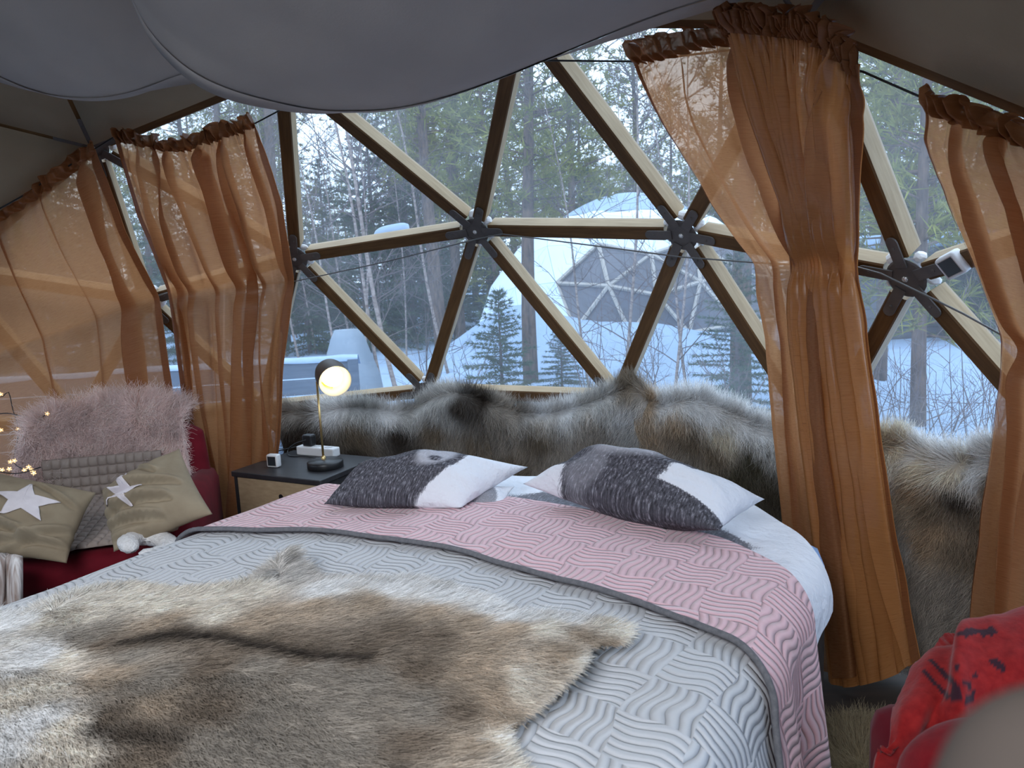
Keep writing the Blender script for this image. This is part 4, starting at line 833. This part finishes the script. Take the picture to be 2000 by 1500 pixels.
def hide_col(p, rng):
    # hair streaks run along the combing direction, so the colour borders are drawn out that way
    w = p + .020 * np.stack([fbm(p[:, 0] * 9, p[:, 1] * 9, 31, 3), fbm(p[:, 0] * 9, p[:, 1] * 9, 37, 3)], 1)
    c = idw(w, HA, HC, 3.6)
    for L, wd, k in ((STRIPE[0], .017, .92), (STRIPE[1], .022, .6)): f_ = (k * np.exp(-(line_d(w, L) / wd) ** 2))[:, None]; c = c * (1 - f_) + np.array(DK2) * f_
    c = c * 1.0; c = c * (1 + .30 * fbm(p[:, 0] * 16, p[:, 1] * 48, 41, 3)[:, None] + .35 * vnoise(p[:, 0] * 60, p[:, 1] * 190, 43)[:, None]); return c * (rng.uniform(.55, 1.4, (len(c), 1)) if rng is not None else 1)
lo_, hi_ = OUT.min(0), OUT.max(0); nx_, ny_ = 130, 110
gx_, gy_ = np.meshgrid(np.linspace(lo_[0], hi_[0], nx_), np.linspace(lo_[1], hi_[1], ny_), indexing='ij'); G = np.stack([gx_.ravel(), gy_.ravel()], 1); ins = inside(G, OUT).reshape(nx_, ny_)
idx = np.arange(nx_ * ny_).reshape(nx_, ny_); q = np.stack([idx[:-1, :-1], idx[1:, :-1], idx[1:, 1:], idx[:-1, 1:]], -1).reshape(-1, 4); q = q[ins.ravel()[q].all(1)]; us_ = np.unique(q); mp = -np.ones(nx_ * ny_, int); mp[us_] = np.arange(len(us_)); gp = G[us_]
me = bpy.data.meshes.new('reindeer_hide'); me.from_pydata(np.c_[gp, hide_z(gp)].tolist(), [], mp[q].tolist()); me.update(); me.shade_smooth()
ca = me.color_attributes.new('col', 'FLOAT_COLOR', 'POINT'); ca.data.foreach_set('color', np.c_[np.clip(hide_col(gp, None) * .8, 0, 1), np.ones(len(gp))].ravel().astype(np.float32))
bh = link('reindeer_hide', me, FUR); md = bh.modifiers.new('t', 'SOLIDIFY'); md.thickness = .005; md.offset = -1; tag(bh, 'large cream and brown reindeer hide spread on the grey quilt', 'hide')
rng = np.random.default_rng(5); p = rng.uniform(lo_, hi_, (330000, 2)); p = p[inside(p, OUT)]
e_ = []                                       # extra fringe along the rim
for a, b_ in zip(OUT, np.roll(OUT, -1, 0)): k = int(np.linalg.norm(b_ - a) * 6500); e_.append(a + (b_ - a) * rng.random((k, 1)) + rng.normal(size=(k, 2)) * .006)
p = np.vstack([p] + e_); ed_ = edge_dist(p, OUT); dd = 1e-2
gradx = (edge_dist(p + [dd, 0], OUT) - edge_dist(p - [dd, 0], OUT)); grady = (edge_dist(p + [0, dd], OUT) - edge_dist(p - [0, dd], OUT)); outw = -nrm(np.stack([gradx, grady], 1) + 1e-6)
sw = np.stack([1 + 0 * p[:, 0], -.55 + 1.1 * vnoise(p[:, 0] * 2.6, p[:, 1] * 2.6, 19)], 1); cmb = nrm(sw * (1 - .75 * np.exp(-ed_ / .05))[:, None] + outw * (.35 + .9 * np.exp(-ed_ / .05))[:, None])
comb = np.c_[cmb, -.05 * np.ones(len(p))]
fur('fur', np.c_[p, hide_z(p) + .001], np.tile([0, 0, 1.0], (len(p), 1)), comb, rng.uniform(.024, .044, len(p)) * (1 + .0 * np.exp(-ed_ / .04)), hide_col(p, rng), bh, .00052, .30, 4, .13, 3)

# ================================================================== NIGHTSTAND AND LAMP
zn = .55; f0 = atz(455, 920, zn); f1 = atz(624, 938, zn); nf = nrm((f1 - f0)); nb_ = np.array([-nf[1], nf[0], 0]); nw_ = np.linalg.norm(f1 - f0); nd = .36
nax = np.stack([nf, nb_, [0, 0, 1.0]]); nc = (f0 + f1) / 2 + nb_ * nd / 2
ns = empty('nightstand', (nc[0], nc[1], 0), 'small black framed nightstand with two pale oak drawers left of the bed', 'nightstand')
MB().box([nc[0], nc[1], zn - .011], (nw_ + .012, nd + .012, .022), nax, .003).build('top', DARKTOP, ns)
for sx in (-1, 1):
    MB().box(nc * [1, 1, 0] + nf * sx * (nw_ / 2 - .008) + [0, 0, .33], (.014, nd, .42), nax, .002).build('side_panel', DARKTOP, ns)
    for sy in (-1, 1): MB().box(nc * [1, 1, 0] + nf * sx * (nw_ / 2 - .012) + nb_ * sy * (nd / 2 - .014) + [0, 0, .06], (.022, .022, .12), nax, .002).build('leg', DARKTOP, ns)
MB().box(nc * [1, 1, 0] + nb_ * (nd / 2 - .008) + [0, 0, .33], (nw_ - .03, .012, .42), nax).build('back_panel', DARKTOP, ns)
MB().box(nc * [1, 1, 0] + [0, 0, .325], (nw_ - .03, nd - .03, .016), nax).build('shelf_board', DARKTOP, ns)
MB().box(nc * [1, 1, 0] + [0, 0, .125], (nw_ - .03, nd - .03, .016), nax).build('bottom_board', DARKTOP, ns)
for zc in (.432, .226):
    d_ = MB().box(nc * [1, 1, 0] - nb_ * (nd / 2 - .012) + [0, 0, zc], (nw_ - .036, .020, .186), nax, .002).build('drawer', DRAWER, ns)
    MB().lathe([(0, -.002), (.013, -.002), (.013, .0), (.0105, .0012), (0, .0012)][::-1], nc * [1, 1, 0] - nb_ * (nd / 2 - .0025) + nf * .02 + [0, 0, zc + .03], axes(-nb_), 20).build('finger_hole', BLACK, d_)
lb_ = atz(636, 912, zn); lamp = empty('table_lamp', (lb_[0], lb_[1], zn), 'lit brass table lamp with dark round shade on the nightstand', 'lamp')
LB = np.array([lb_[0], lb_[1], zn])
MB().lathe([(0, .0), (.070, 0), (.073, .003), (.073, .024), (.070, .028), (0, .030)], LB, None, 40).build('base', BLACK, lamp, True)
pb = LB + nf * -.018 + nb_ * .012; ptop = aty(627, 745, pb[1])[2]
MB().tube([pb + [0, 0, .028], [pb[0], pb[1], ptop]], .0048, 12).build('pole', BRASS, lamp, True)
MB().lathe([(.010, 0), (.010, .012), (.005, .016)], pb + [0, 0, .028], None, 14).build('collar', BRASS, lamp, True)
oc = aty(655, 745, LB[1] - .075); axd = nrm(np.array([.42, -.86, -.26])); la = axes(axd)
shp = [(.0, -.135), (.02, -.134), (.042, -.126), (.056, -.108), (.0625, -.08), (.0645, -.02), (.0650, 0.0), (.0630, 0.0), (.0605, -.03), (.058, -.08), (.05, -.105), (.03, -.122), (.0, -.126)]
sd = MB().lathe(shp[:7], oc, la, 40).build('shade', SHADE, lamp, True)
MB().lathe(shp[6:], oc - axd * .0005, la, 40).build('shade_lining', mat('warm_white_lining', (.86, .80, .66), .6), sd, True)
bulb = MB().lathe([(.0, .0), (.02, -.004), (.036, -.018), (.042, -.040), (.036, -.064), (.02, -.085), (.012, -.10)], oc - axd * .012, la, 28).build('bulb', mat('lit_bulb', (1, .9, .7), .5, emit=(1.0, .70, .25), estr=2.6), lamp, True)
MB().tube([[pb[0], pb[1], ptop], oc - axd * .075 + np.array([0, 0, -.05]), oc - axd * .07], .006, 8).build('joint', BRASS, lamp, True)
# power strip, plug adapter and cables, little clock sensors
sc_ = atz(622, 889, zn); MB_ = MB().box([sc_[0], sc_[1], zn + .020], (.205, .05, .040), nax, .006).build('power_strip', WHITE); tag(MB_, 'long white power strip behind the lamp base', 'power strip')
for k in (-.06, 0, .06):
    MB().lathe([(0, .0), (.017, .0), (.017, .0012), (0, .0012)], [sc_[0] + nf[0] * k, sc_[1] + nf[1] * k, zn + .0402], None, 16).build('socket', noisy('socket_grey', (.5, .5, .5), (.55, .55, .55)), MB_)
ac = sc_ - nf * .045; ad = MB().box([ac[0], ac[1], zn + .040 + .026], (.050, .040, .052), nax, .008).build('plug_adapter', BLACK); tag(ad, 'black plug adapter sitting on the white power strip', 'adapter')
cb0 = np.array([ac[0], ac[1], zn + .07]); tag(MB().tube(spline([cb0 + nb_ * -.018, cb0 - nf * .06 - nb_ * .03 + [0, 0, -.02], cb0 - nf * .11 - nb_ * .02 + [0, 0, -.055], cb0 - nf * .06 - nb_ * .06 + [0, 0, -.0655], cb0 + nf * .03 - nb_ * .05 + [0, 0, -.0655], LB + nb_ * .074 + [0, 0, .004]], 40), .0028, 6).build('lamp_cable', BLACK, None, True), 'black cable looping from the adapter to the lamp', 'cable')
tag(MB().tube(spline([cb0 - nf * .025 + [0, 0, -.03], cb0 - nf * .12 + [0, 0, -.05], cb0 - nf * .20 - nb_ * .02 + [0, 0, -.0665], cb0 - nf * .27 - nb_ * .01 + [0, 0, -.0665], cb0 - nf * .33 + nb_ * .02 + [0, 0, -.10], cb0 - nf * .33 + nb_ * .03 + [0, 0, -.4]], 40), .0028, 6).build('charger_cable', BLACK, None, True), 'black charger cable running off the back of the nightstand', 'cable')
def sensor(c, ax, sz, label):
    s_ = empty('thermometer', c, label, 'thermometer'); MB().box(c, (sz, .030, sz), ax, .007).build('case', WHITE, s_, True)
    MB().box(c - ax[1] * .0152, (sz * .70, .0012, sz * .70), ax, .0005).build('display', SCREEN, s_); MB().box(c - ax[1] * .0146, (sz * .78, .001, sz * .78), ax).build('bezel', noisy('pale_bezel', (.5, .46, .44), (.52, .48, .46)), s_); return s_
q = atz(536, 912, zn); sa = np.stack([nrm(nf + .1 * nb_), nrm(nb_ - .1 * nf), [0, 0, 1.0]]); sensor(np.array([q[0], q[1], zn + .028]), sa, .055, 'small white digital thermometer on the nightstand')
q = sph(1862, 516, R - .022); n_ = nrm(q - DC); xx = nrm(sph(1888, 502, R) - sph(1838, 528, R)); xx = nrm(xx * .9 - nrm(np.array([0, 0, 1.0])) * .0); yy = nrm(n_ - xx * (n_ @ xx)); sensor(q - n_ * .0, np.stack([xx, yy, np.cross(xx, yy)]), .060, 'small white digital thermometer fixed by the right star plate')
# ================================================================== RED ARMCHAIR ON THE LEFT AND WHAT LIES ON IT
CF = nrm(np.array([.22, -.975, 0])); CX = nrm(np.array([.975, .22, 0])); CC = np.array([-1.545, 2.62, 0])   # forward, right, centre
cax_ = np.stack([CX, -CF, [0, 0, 1.0]])
def ch(x, f, z): return CC + np.multiply.outer(np.asarray(x, float), CX) + np.multiply.outer(np.asarray(f, float), CF) + np.multiply.outer(np.asarray(z, float), np.array([0, 0, 1.0]))
chair = empty('armchair', CC, 'burgundy velvet armchair in the left corner covered with cushions', 'armchair')
MB().box(ch(0, .03, .26), (.64, .66, .26), cax_, .04).build('base', VELVET, chair, True)
MB().box(ch(0, .06, .405), (.56, .64, .13), cax_, .05).build('seat', VELVET, chair, True)
for sx in (-1, 1):
    MB().box(ch(sx * .33, .02, .40), (.11, .66, .36), cax_, .05).build('armrest', VELVET, chair, True)
    for sf in (-.24, .28): MB().lathe([(0, 0), (.018, 0), (.024, .14), (0, .14)], ch(sx * .27, sf, 0), None, 12).build('leg', DARKTOP, chair, True)
u = np.linspace(-1, 1, 31)[:, None]; v = np.linspace(0, 1, 25)[None]; hb_ = .80 - .07 * np.abs(u) ** 2.6
xx_ = .345 * u * (1 - .10 * v ** 2); zz = .36 + (hb_ - .36) * v; ff = -.27 - .10 * v + .13 * np.abs(u) ** 3.0
bk = grid_mesh('backrest', ch(xx_ + 0 * v, ff, zz), VELVET, chair, thick=.11); bk.modifiers.new('sub', 'SUBSURF').levels = 1
def backf(x, z): uu = x / .345; return -.27 - .10 * (z - .36) / .44 + .13 * np.abs(uu) ** 3 + .062
# long-haired faux fur throw over the backrest
u = np.linspace(-1, 1, 60)[:, None]; w = np.linspace(0, 1, 60)[None]
def throw_pt(u, w):          # w: 0 behind the top edge .. 1 low on the front
    x = (.275 + .05 * w) * u - .01; z0 = .805 - .065 * np.abs(x / .345) ** 2.6; s_ = w * .44
    top = np.clip(s_ / .10, 0, 1) * PI; z = np.where(s_ < .10, z0 + .03 * np.sin(top), z0 - (s_ - .10)); f = np.where(s_ < .10, -.44 + .11 * (1 - np.cos(top)) / 2, 0)
    f = np.where(s_ < .10, backf(x, z0) - .125 + .13 * (1 - np.cos(top)) / 2, backf(x, z) + .012); return ch(x, f, z), x, z
P, x, z = throw_pt(u, w); PINKF = np.array([.86, .70, .66])
tb = grid_mesh('fur_throw', P, FUR, None, None, np.broadcast_to(PINKF * .75, P.shape).copy(), thick=.006); tag(tb, 'long-haired pale pink faux fur throw over the armchair back', 'throw')
rng = np.random.default_rng(9); n = 26000; uu = rng.uniform(-1, 1, (n, 1)); ww = rng.random((n, 1)); ww[:2500] = rng.random((2500, 1)) * .25
pp, _, _ = throw_pt(uu, ww); pa, _, _ = throw_pt(uu, ww + .01); pb_, _, _ = throw_pt(uu + .01, ww); pp, pa, pb_ = pp[:, 0], pa[:, 0], pb_[:, 0]; nn = nrm(np.cross(pb_ - pp, pa - pp)); nn = np.where(((nn @ (CF + np.array([0, 0, .6])))[:, None]) < 0, -nn, nn)
fl = fbm(uu[:, 0] * 3.5, ww[:, 0] * 4.5, 4, 3)[:, None]; comb = nrm(np.array([0, 0, -.75]) + CX * (3.0 * fl + .9 * np.sign(uu) * np.abs(uu) ** 2) + np.array([0, 0, 1.0]) * 2.0 * np.exp(-ww / .18))
colf = PINKF * rng.uniform(.72, 1.25, (n, 1)) * (1 + .35 * fbm(uu[:, 0] * 9, ww[:, 0] * 9, 6, 2)[:, None])
fur('long_fur', pp, nn, comb, rng.uniform(.05, .085, n), colf, tb, .00075, .5, 6, .38, 5, .22)
# waffle throw running down the seat
nu_, nv_ = 13 * 8 + 1, 20 * 8 + 1; u = np.linspace(-.5, .5, nu_)[:, None]; v = np.linspace(0, 1, nv_)[None]; sl_ = v * .74
zz = np.where(sl_ < .20, .675 - sl_, .475 + .012 * np.cos((sl_ - .2) * 6)); ff = np.where(sl_ < .2, -.20 + .06 * sl_, -.188 + (sl_ - .20)); k_ = 12
P = ch(.42 * u + .0 * v - .015, ff + 0 * u, zz + 0 * u)
for it in range(8): P[:, 1:-1] = .5 * P[:, 1:-1] + .25 * (P[:, :-2] + P[:, 2:])
N_ = grid_normals(P); N_ = np.where((N_ @ (CF + np.array([0, 0, 1.0])))[..., None] < 0, -N_, N_)
cell = np.abs(np.sin(PI * 13 * (u + .5))) * np.abs(np.sin(PI * 20 * v)); P = P + N_ * (.013 * np.sqrt(cell) + .02 + .012 * fbm(u * 4 + 0 * v, v * 4 + 0 * u, 3))[..., None]
o = grid_mesh('waffle_throw', P, WAFFLE, None, np.stack([u + 0 * v, v + 0 * u], -1)); o.modifiers.new('t', 'SOLIDIFY').thickness = .004; tag(o, 'taupe waffle blanket lying down the armchair between two star cushions', 'blanket')
# star cushions
def star(parent, c4, th, seed, cu, cv, r_, rot, sx=1.0, **kw):
    n = 12; tip = [(r_ if i % 2 == 0 else r_ * .43) for i in range(10)]; ang = [rot + i * PI / 5 for i in range(10)]
    out = np.array([[cu + t * math.cos(a) * sx, cv + t * math.sin(a)] for t, a in zip(tip, ang)]); ring = np.vstack([a + (b_ - a) * np.linspace(0, 1, 6, endpoint=False)[:, None] for a, b_ in zip(out, np.roll(out, -1, 0))])
    F, Bk, nn, u, v = pillow_grid(c4, th, 80, seed, **kw); pts = []
    for k in range(n + 1): pts.append(np.array([cu, cv]) + (ring - [cu, cv]) * k / n)
    uv = np.array(pts); x = np.clip(uv[..., 0], .01, .99) * 79; y = np.clip(uv[..., 1], .01, .99) * 79; i = x.astype(int); j = y.astype(int); fx = (x - i)[..., None]; fy = (y - j)[..., None]
    P = F[i, j] * (1 - fx) * (1 - fy) + F[i + 1, j] * fx * (1 - fy) + F[i, j + 1] * (1 - fx) * fy + F[i + 1, j + 1] * fx * fy + nn * .0035
    P = np.swapaxes(P, 0, 1); P = np.concatenate([P, P[:1]], 0); o = grid_mesh('star_patch', P, STAR, parent); o['label'] = 'white five-pointed star patch'; o.modifiers.new('t', 'SOLIDIFY').thickness = .003
def y3(px, py, Y): return aty(px, py, Y)
RG1 = [(.05, .42, .62, .22, .035, .018), (.25, .10, .95, .20, .03, .020), (.55, .05, .98, .40, .03, .016), (.02, .62, .35, .48, .03, .012), (.60, .90, .95, .70, .03, .010)]; RG2 = [(.02, .30, .60, .12, .03, .02), (.02, .45, .75, .30, .035, .018), (.05, .12, .40, .04, .025, .018), (.20, .70, .90, .48, .035, .014), (.55, .95, .75, .70, .03, .010)]; RG1 = [(*q[:5], q[5] * 1.9) for q in RG1]; RG2 = [(*q[:5], q[5] * 1.9) for q in RG2]
k1 = [y3(-115, 1075, 2.14), y3(130, 1100, 2.16), y3(188, 962, 2.34), y3(-40, 915, 2.42)]
c_ = pillow('star_cushion', k1, .16, 4, BEIGE, 'beige cushion with a white star lying on the left arm of the chair', 'cushion', 'beige star cushions', n=60, pinch=.06, wr=.020, asym=.45, ridges=RG1)
star(c_, k1, .16, 4, .60, .55, .28, PI / 2 + .1, 1.0, pinch=.06, wr=.020, asym=.45, ridges=RG1)
k2 = [y3(222, 1078, 2.12), y3(415, 1004, 2.16), y3(350, 876, 2.36), y3(198, 958, 2.34)]
c_ = pillow('star_cushion', k2, .16, 7, BEIGE, 'beige cushion with a crumpled white star propped on its corner beside the bed', 'cushion', 'beige star cushions', n=60, pinch=.05, wr=.020, asym=.45, ridges=RG2)
star(c_, k2, .16, 7, .36, .52, .25, PI / 2 - .5, .9, pinch=.05, wr=.020, asym=.45, ridges=RG2)
# sherpa pieces
def lumpy_tube(name, pts, r_, material, label, cat, flat=.7):
    p = spline(pts, 40); t = nrm(np.gradient(p, axis=0)); ref = np.array([0, 0, 1.0]); a = nrm(np.cross(t, ref)); b_ = np.cross(a, t); th = np.linspace(0, 2 * PI, 24); i = np.arange(40)[:, None]
    rr_ = r_ * (1 + .18 * vnoise(i * .9 + 0 * th, th[None] * 2.2 + 0 * i, 4) + .10 * vnoise(i * 2.3 + 0 * th, th[None] * 5 + 0 * i, 6)) * np.sqrt(np.clip(1 - (np.linspace(-1, 1, 40)[:, None]) ** 8, .0, 1))
    P = p[:, None] + rr_[..., None] * (np.cos(th)[None, :, None] * a[:, None] + flat * np.sin(th)[None, :, None] * b_[:, None]); return tag(grid_mesh(name, P, material), label, cat)
lumpy_tube('sherpa_blanket', [aty(262, 1075, 2.06), aty(250, 1058, 2.10), aty(278, 1050, 2.16), aty(312, 1052, 2.16), aty(332, 1070, 2.10), aty(300, 1085, 2.04), aty(270, 1080, 2.02)], .030, SHERPA, 'curled white sherpa blanket edge on the red chair beside the bed', 'blanket', .8)
P = np.array([[aty(x, y, 2.10 - .035 * math.sin(PI * k / 14) ** .5 + .02 * math.sin(x * .11)) for k, y in enumerate(np.linspace(1084, 1230, 15))] for x in np.linspace(-110, 37, 22)])
o = grid_mesh('sherpa_blanket', P, SHERPA2, None, None, thick=.022); tag(o, 'brown and white sherpa blanket hanging over the left front of the red chair', 'blanket')
# fairy lights on the left
fairy = empty('fairy_lights', aty(30, 850, 2.9), 'string of tiny warm star shaped fairy lights left of the armchair', 'fairy lights')
MB().tube(spline([aty(-80, 830, 2.95), aty(0, 808, 2.9), aty(40, 812, 2.88), aty(75, 818, 2.86), aty(92, 806, 2.84)], 30), .0022, 6).build('wire', CORDM, fairy, True)
MB().tube(spline([aty(-60, 760, 2.9), aty(0, 775, 2.9), aty(16, 765, 2.9), aty(25, 800, 2.9), aty(36, 838, 2.88), aty(30, 880, 2.8), aty(28, 905, 2.7), aty(55, 918, 2.6), aty(80, 912, 2.55), aty(30, 925, 2.5), aty(-30, 915, 2.5)], 60), .0018, 6).build('wire', CORDM, fairy, True)
STARM = mat('lit_petals', (1, .8, .5), .4, emit=(1.0, .55, .2), estr=.25); HOT = mat('led', (1, .9, .7), .4, emit=(1.0, .75, .4), estr=2.5)
for i, (px_, py_, Y) in enumerate(((92, 808, 2.84), (35, 838, 2.88), (2, 840, 2.9), (2, 770, 2.9), (20, 902, 2.7), (28, 900, 2.66), (18, 916, 2.6), (48, 918, 2.58), (62, 918, 2.56), (56, 912, 2.54), (4, 918, 2.55), (66, 924, 2.5))):
    c = aty(px_, py_, Y); vw = nrm(EYE - c + rng.normal(size=3) * .5); ax = axes(vw); pt = MB()
    for k in range(5):
        a = k * 2 * PI / 5 + i; d = math.cos(a) * ax[0] + math.sin(a) * ax[1]; s = np.cross(vw, d); pt.add([c, c + d * .006 + s * .003 + vw * .002, c + d * .0095 + vw * .003, c + d * .006 - s * .003 + vw * .002, c + d * .006 - vw * .002], [(0, 1, 2), (0, 2, 3), (0, 4, 1), (0, 3, 4), (1, 4, 2), (2, 4, 3)])
    sb = pt.build('star_blossom', STARM, fairy); MB().lathe([(0, -.002), (.002, 0), (0, .002)], c + vw * .004, ax, 8).build('led', HOT, sb)

# ================================================================== RIGHT FOREGROUND
RED = noisy('red_fleece', (.14, .005, .009), (.19, .008, .012), 60, rough=.92, spec=.1, sheen=.08, bump=.3)
def red_mat():
    M = mat('printed_red_fleece', (.42, .03, .03), 0.92, 0, .1, .1); t = NT(M); s = t.n('SeparateColor'); t.l(t.attr('col'), s.inputs[0]); nz = t.noise(t.coord('Object'), 70, (1, 1, 1), 3)
    t.l(t.mixc(s.outputs[0], t.ramp(nz, [(.3, (.20, .009, .010)), (.7, (.29, .017, .016))]), (.016, .012, .02)), t.b.inputs['Base Color']); t.l(t.bump(nz, .4, .003), t.b.inputs['Normal']); return M
rows = [([(2160, 1190), (2000, 1230), (1900, 1270), (1840, 1310), (1800, 1350), (1790, 1400)], 1.30), ([(2160, 1130), (1995, 1186), (1905, 1215), (1838, 1252), (1786, 1300), (1773, 1350)], 1.16), ([(2160, 1200), (1995, 1255), (1900, 1282), (1830, 1322), (1768, 1366), (1742, 1396)], 1.06),
        ([(2160, 1300), (1995, 1340), (1900, 1362), (1825, 1392), (1762, 1420), (1730, 1450)], 1.01), ([(2160, 1460), (1995, 1470), (1900, 1480), (1815, 1492), (1752, 1505), (1712, 1525)], 1.00), ([(2160, 1800), (1995, 1800), (1900, 1800), (1810, 1800), (1740, 1800), (1690, 1800)], 1.02)]
P = np.stack([spline([aty(x, y, Y) for x, y in r_], 150) for r_, Y in rows], 1); P = np.stack([spline(P[i], 150) for i in range(150)], 0)
iu, iv = np.meshgrid(np.linspace(0, 1, 150), np.linspace(0, 1, 150), indexing='ij'); N_ = grid_normals(P); N_ = np.where((N_ @ np.array([0, -.6, .8]))[..., None] < 0, -N_, N_)
fold_ = .020 * np.exp(-((iu - .62 - .22 * (iv - .4)) / .05) ** 2) * smooth(.2, .4, iv) - .016 * np.exp(-((iu - .72 - .2 * (iv - .4)) / .05) ** 2) + .014 * fbm(iu * 5, iv * 5, 6, 3); P = P + N_ * fold_[..., None]
q_ = P.reshape(-1, 3) - EYE; zf = q_ @ FW; wx, wy = 1000 + FPX * (q_ @ RT) / zf, 750 - FPX * (q_ @ UP) / zf; W2 = np.stack([wx, wy], 1)
prints = [[(1860, 1242), (1885, 1228), (1905, 1226), (1925, 1230), (1935, 1222), (1950, 1233), (1938, 1243), (1925, 1241), (1922, 1248), (1912, 1238), (1897, 1240), (1888, 1248), (1880, 1240)], [(1800, 1312), (1806, 1308), (1860, 1362), (1850, 1366)], [(1812, 1290), (1820, 1285), (1870, 1335), (1862, 1342)],
          [(1862, 1300), (1870, 1295), (1876, 1304), (1868, 1312)], [(1897, 1320), (1905, 1312), (1912, 1322), (1903, 1328)], [(1930, 1290), (1945, 1285), (1968, 1305), (1960, 1315), (1940, 1302)], [(1858, 1345), (1874, 1338), (1882, 1362), (1870, 1375), (1856, 1366)], [(1876, 1330), (1895, 1332), (1900, 1350), (1890, 1345)], [(1838, 1258), (1848, 1252), (1850, 1262)], [(1886, 1356), (1905, 1350), (1902, 1372), (1884, 1376)]]
ink = np.zeros(len(W2))
for poly in prints: ink = np.maximum(ink, inside(W2, np.array(poly, float)) * .92)
o = grid_mesh('red_fleece_blanket', P, red_mat(), None, np.stack([iu, iv], -1), np.c_[ink, ink * 0, ink * 0].reshape(150, 150, 3)); o.modifiers.new('t', 'SOLIDIFY').thickness = .008
tag(o, 'red fleece blanket with black winter print draped over a chair at the lower right', 'blanket')
def blobby(name, c, rad, material, label, cat, seed, ax=None, p=2.4):
    bm = bmesh.new(); bmesh.ops.create_icosphere(bm, subdivisions=4, radius=1); A = np.eye(3) if ax is None else ax
    for v in bm.verts:
        w = np.array(v.co); k = 1 / (np.sum(np.abs(w) ** p) ** (1 / p)); w = w * k * (1 + .05 * float(vnoise(w[0] * 2 + 3, w[1] * 2 + w[2] * 2, seed))); v.co = Vector(np.asarray(c) + (w * rad) @ A)
    me = bpy.data.meshes.new(name); bm.to_mesh(me); bm.free(); me.shade_smooth(); return tag(link(name, me, material), label, cat)
# second chair under the red blanket
ch2 = empty('armchair', aty(2060, 1640, 1.12) * [1, 1, 0], 'dark armchair hidden under the red fleece blanket at the lower right', 'armchair'); c2_ = aty(2060, 1640, 1.16)
MB().box([c2_[0], c2_[1] + .02, .30], (.56, .26, .36), None, .05).build('seat_base', VELVET, ch2, True)
for sx in (-.22, .22): MB().lathe([(0, 0), (.02, 0), (.024, .13), (0, .13)], [c2_[0] + sx, c2_[1] + .02, 0], None, 12).build('leg', DARKTOP, ch2, True)
blobby('red_cushion', aty(1925, 1560, .86), (.11, .07, .10), RED, 'plain red cushion below the printed red blanket', 'cushion', 4)
blobby('taupe_cushion', aty(2150, 1640, .12), (.0295, .018, .0295), noisy('taupe_plush', (.065, .050, .042), (.085, .066, .055), 30, rough=.95), 'blurred taupe plush cushion in the bottom right corner', 'cushion', 8)
# sheepskin on the floor
fc = atz(1690, 1500, .01); rng = np.random.default_rng(12); u = np.linspace(0, 2 * PI, 40)[:, None]; v = np.linspace(0, 1, 12)[None]
rad_ = (.24 + .05 * np.sin(3 * u)) * v; P = np.stack([fc[0] + rad_ * np.cos(u) * .8, fc[1] + rad_ * np.sin(u), .018 - .012 * v ** 2 + 0 * u], -1); SK = np.array([.40, .31, .19])
o = grid_mesh('sheepskin_rug', P, FUR, None, None, np.broadcast_to(SK, P.shape).copy()); tag(o, 'small tan sheepskin on the dark floor beside the bed', 'rug')
n = 9000; a = rng.random(n) * 2 * PI; r_ = np.sqrt(rng.random(n)) * (.24 + .05 * np.sin(3 * a)); pp = np.stack([fc[0] + r_ * np.cos(a) * .8, fc[1] + r_ * np.sin(a), 0 * a + .015], 1)
fur('fur', pp, np.tile([0, 0, 1.0], (n, 1)), np.stack([np.cos(a), np.sin(a), 0 * a], 1), rng.uniform(.03, .05, n), SK * rng.uniform(.6, 1.3, (n, 1)), o, .0006, .6, 4, .4, 3)
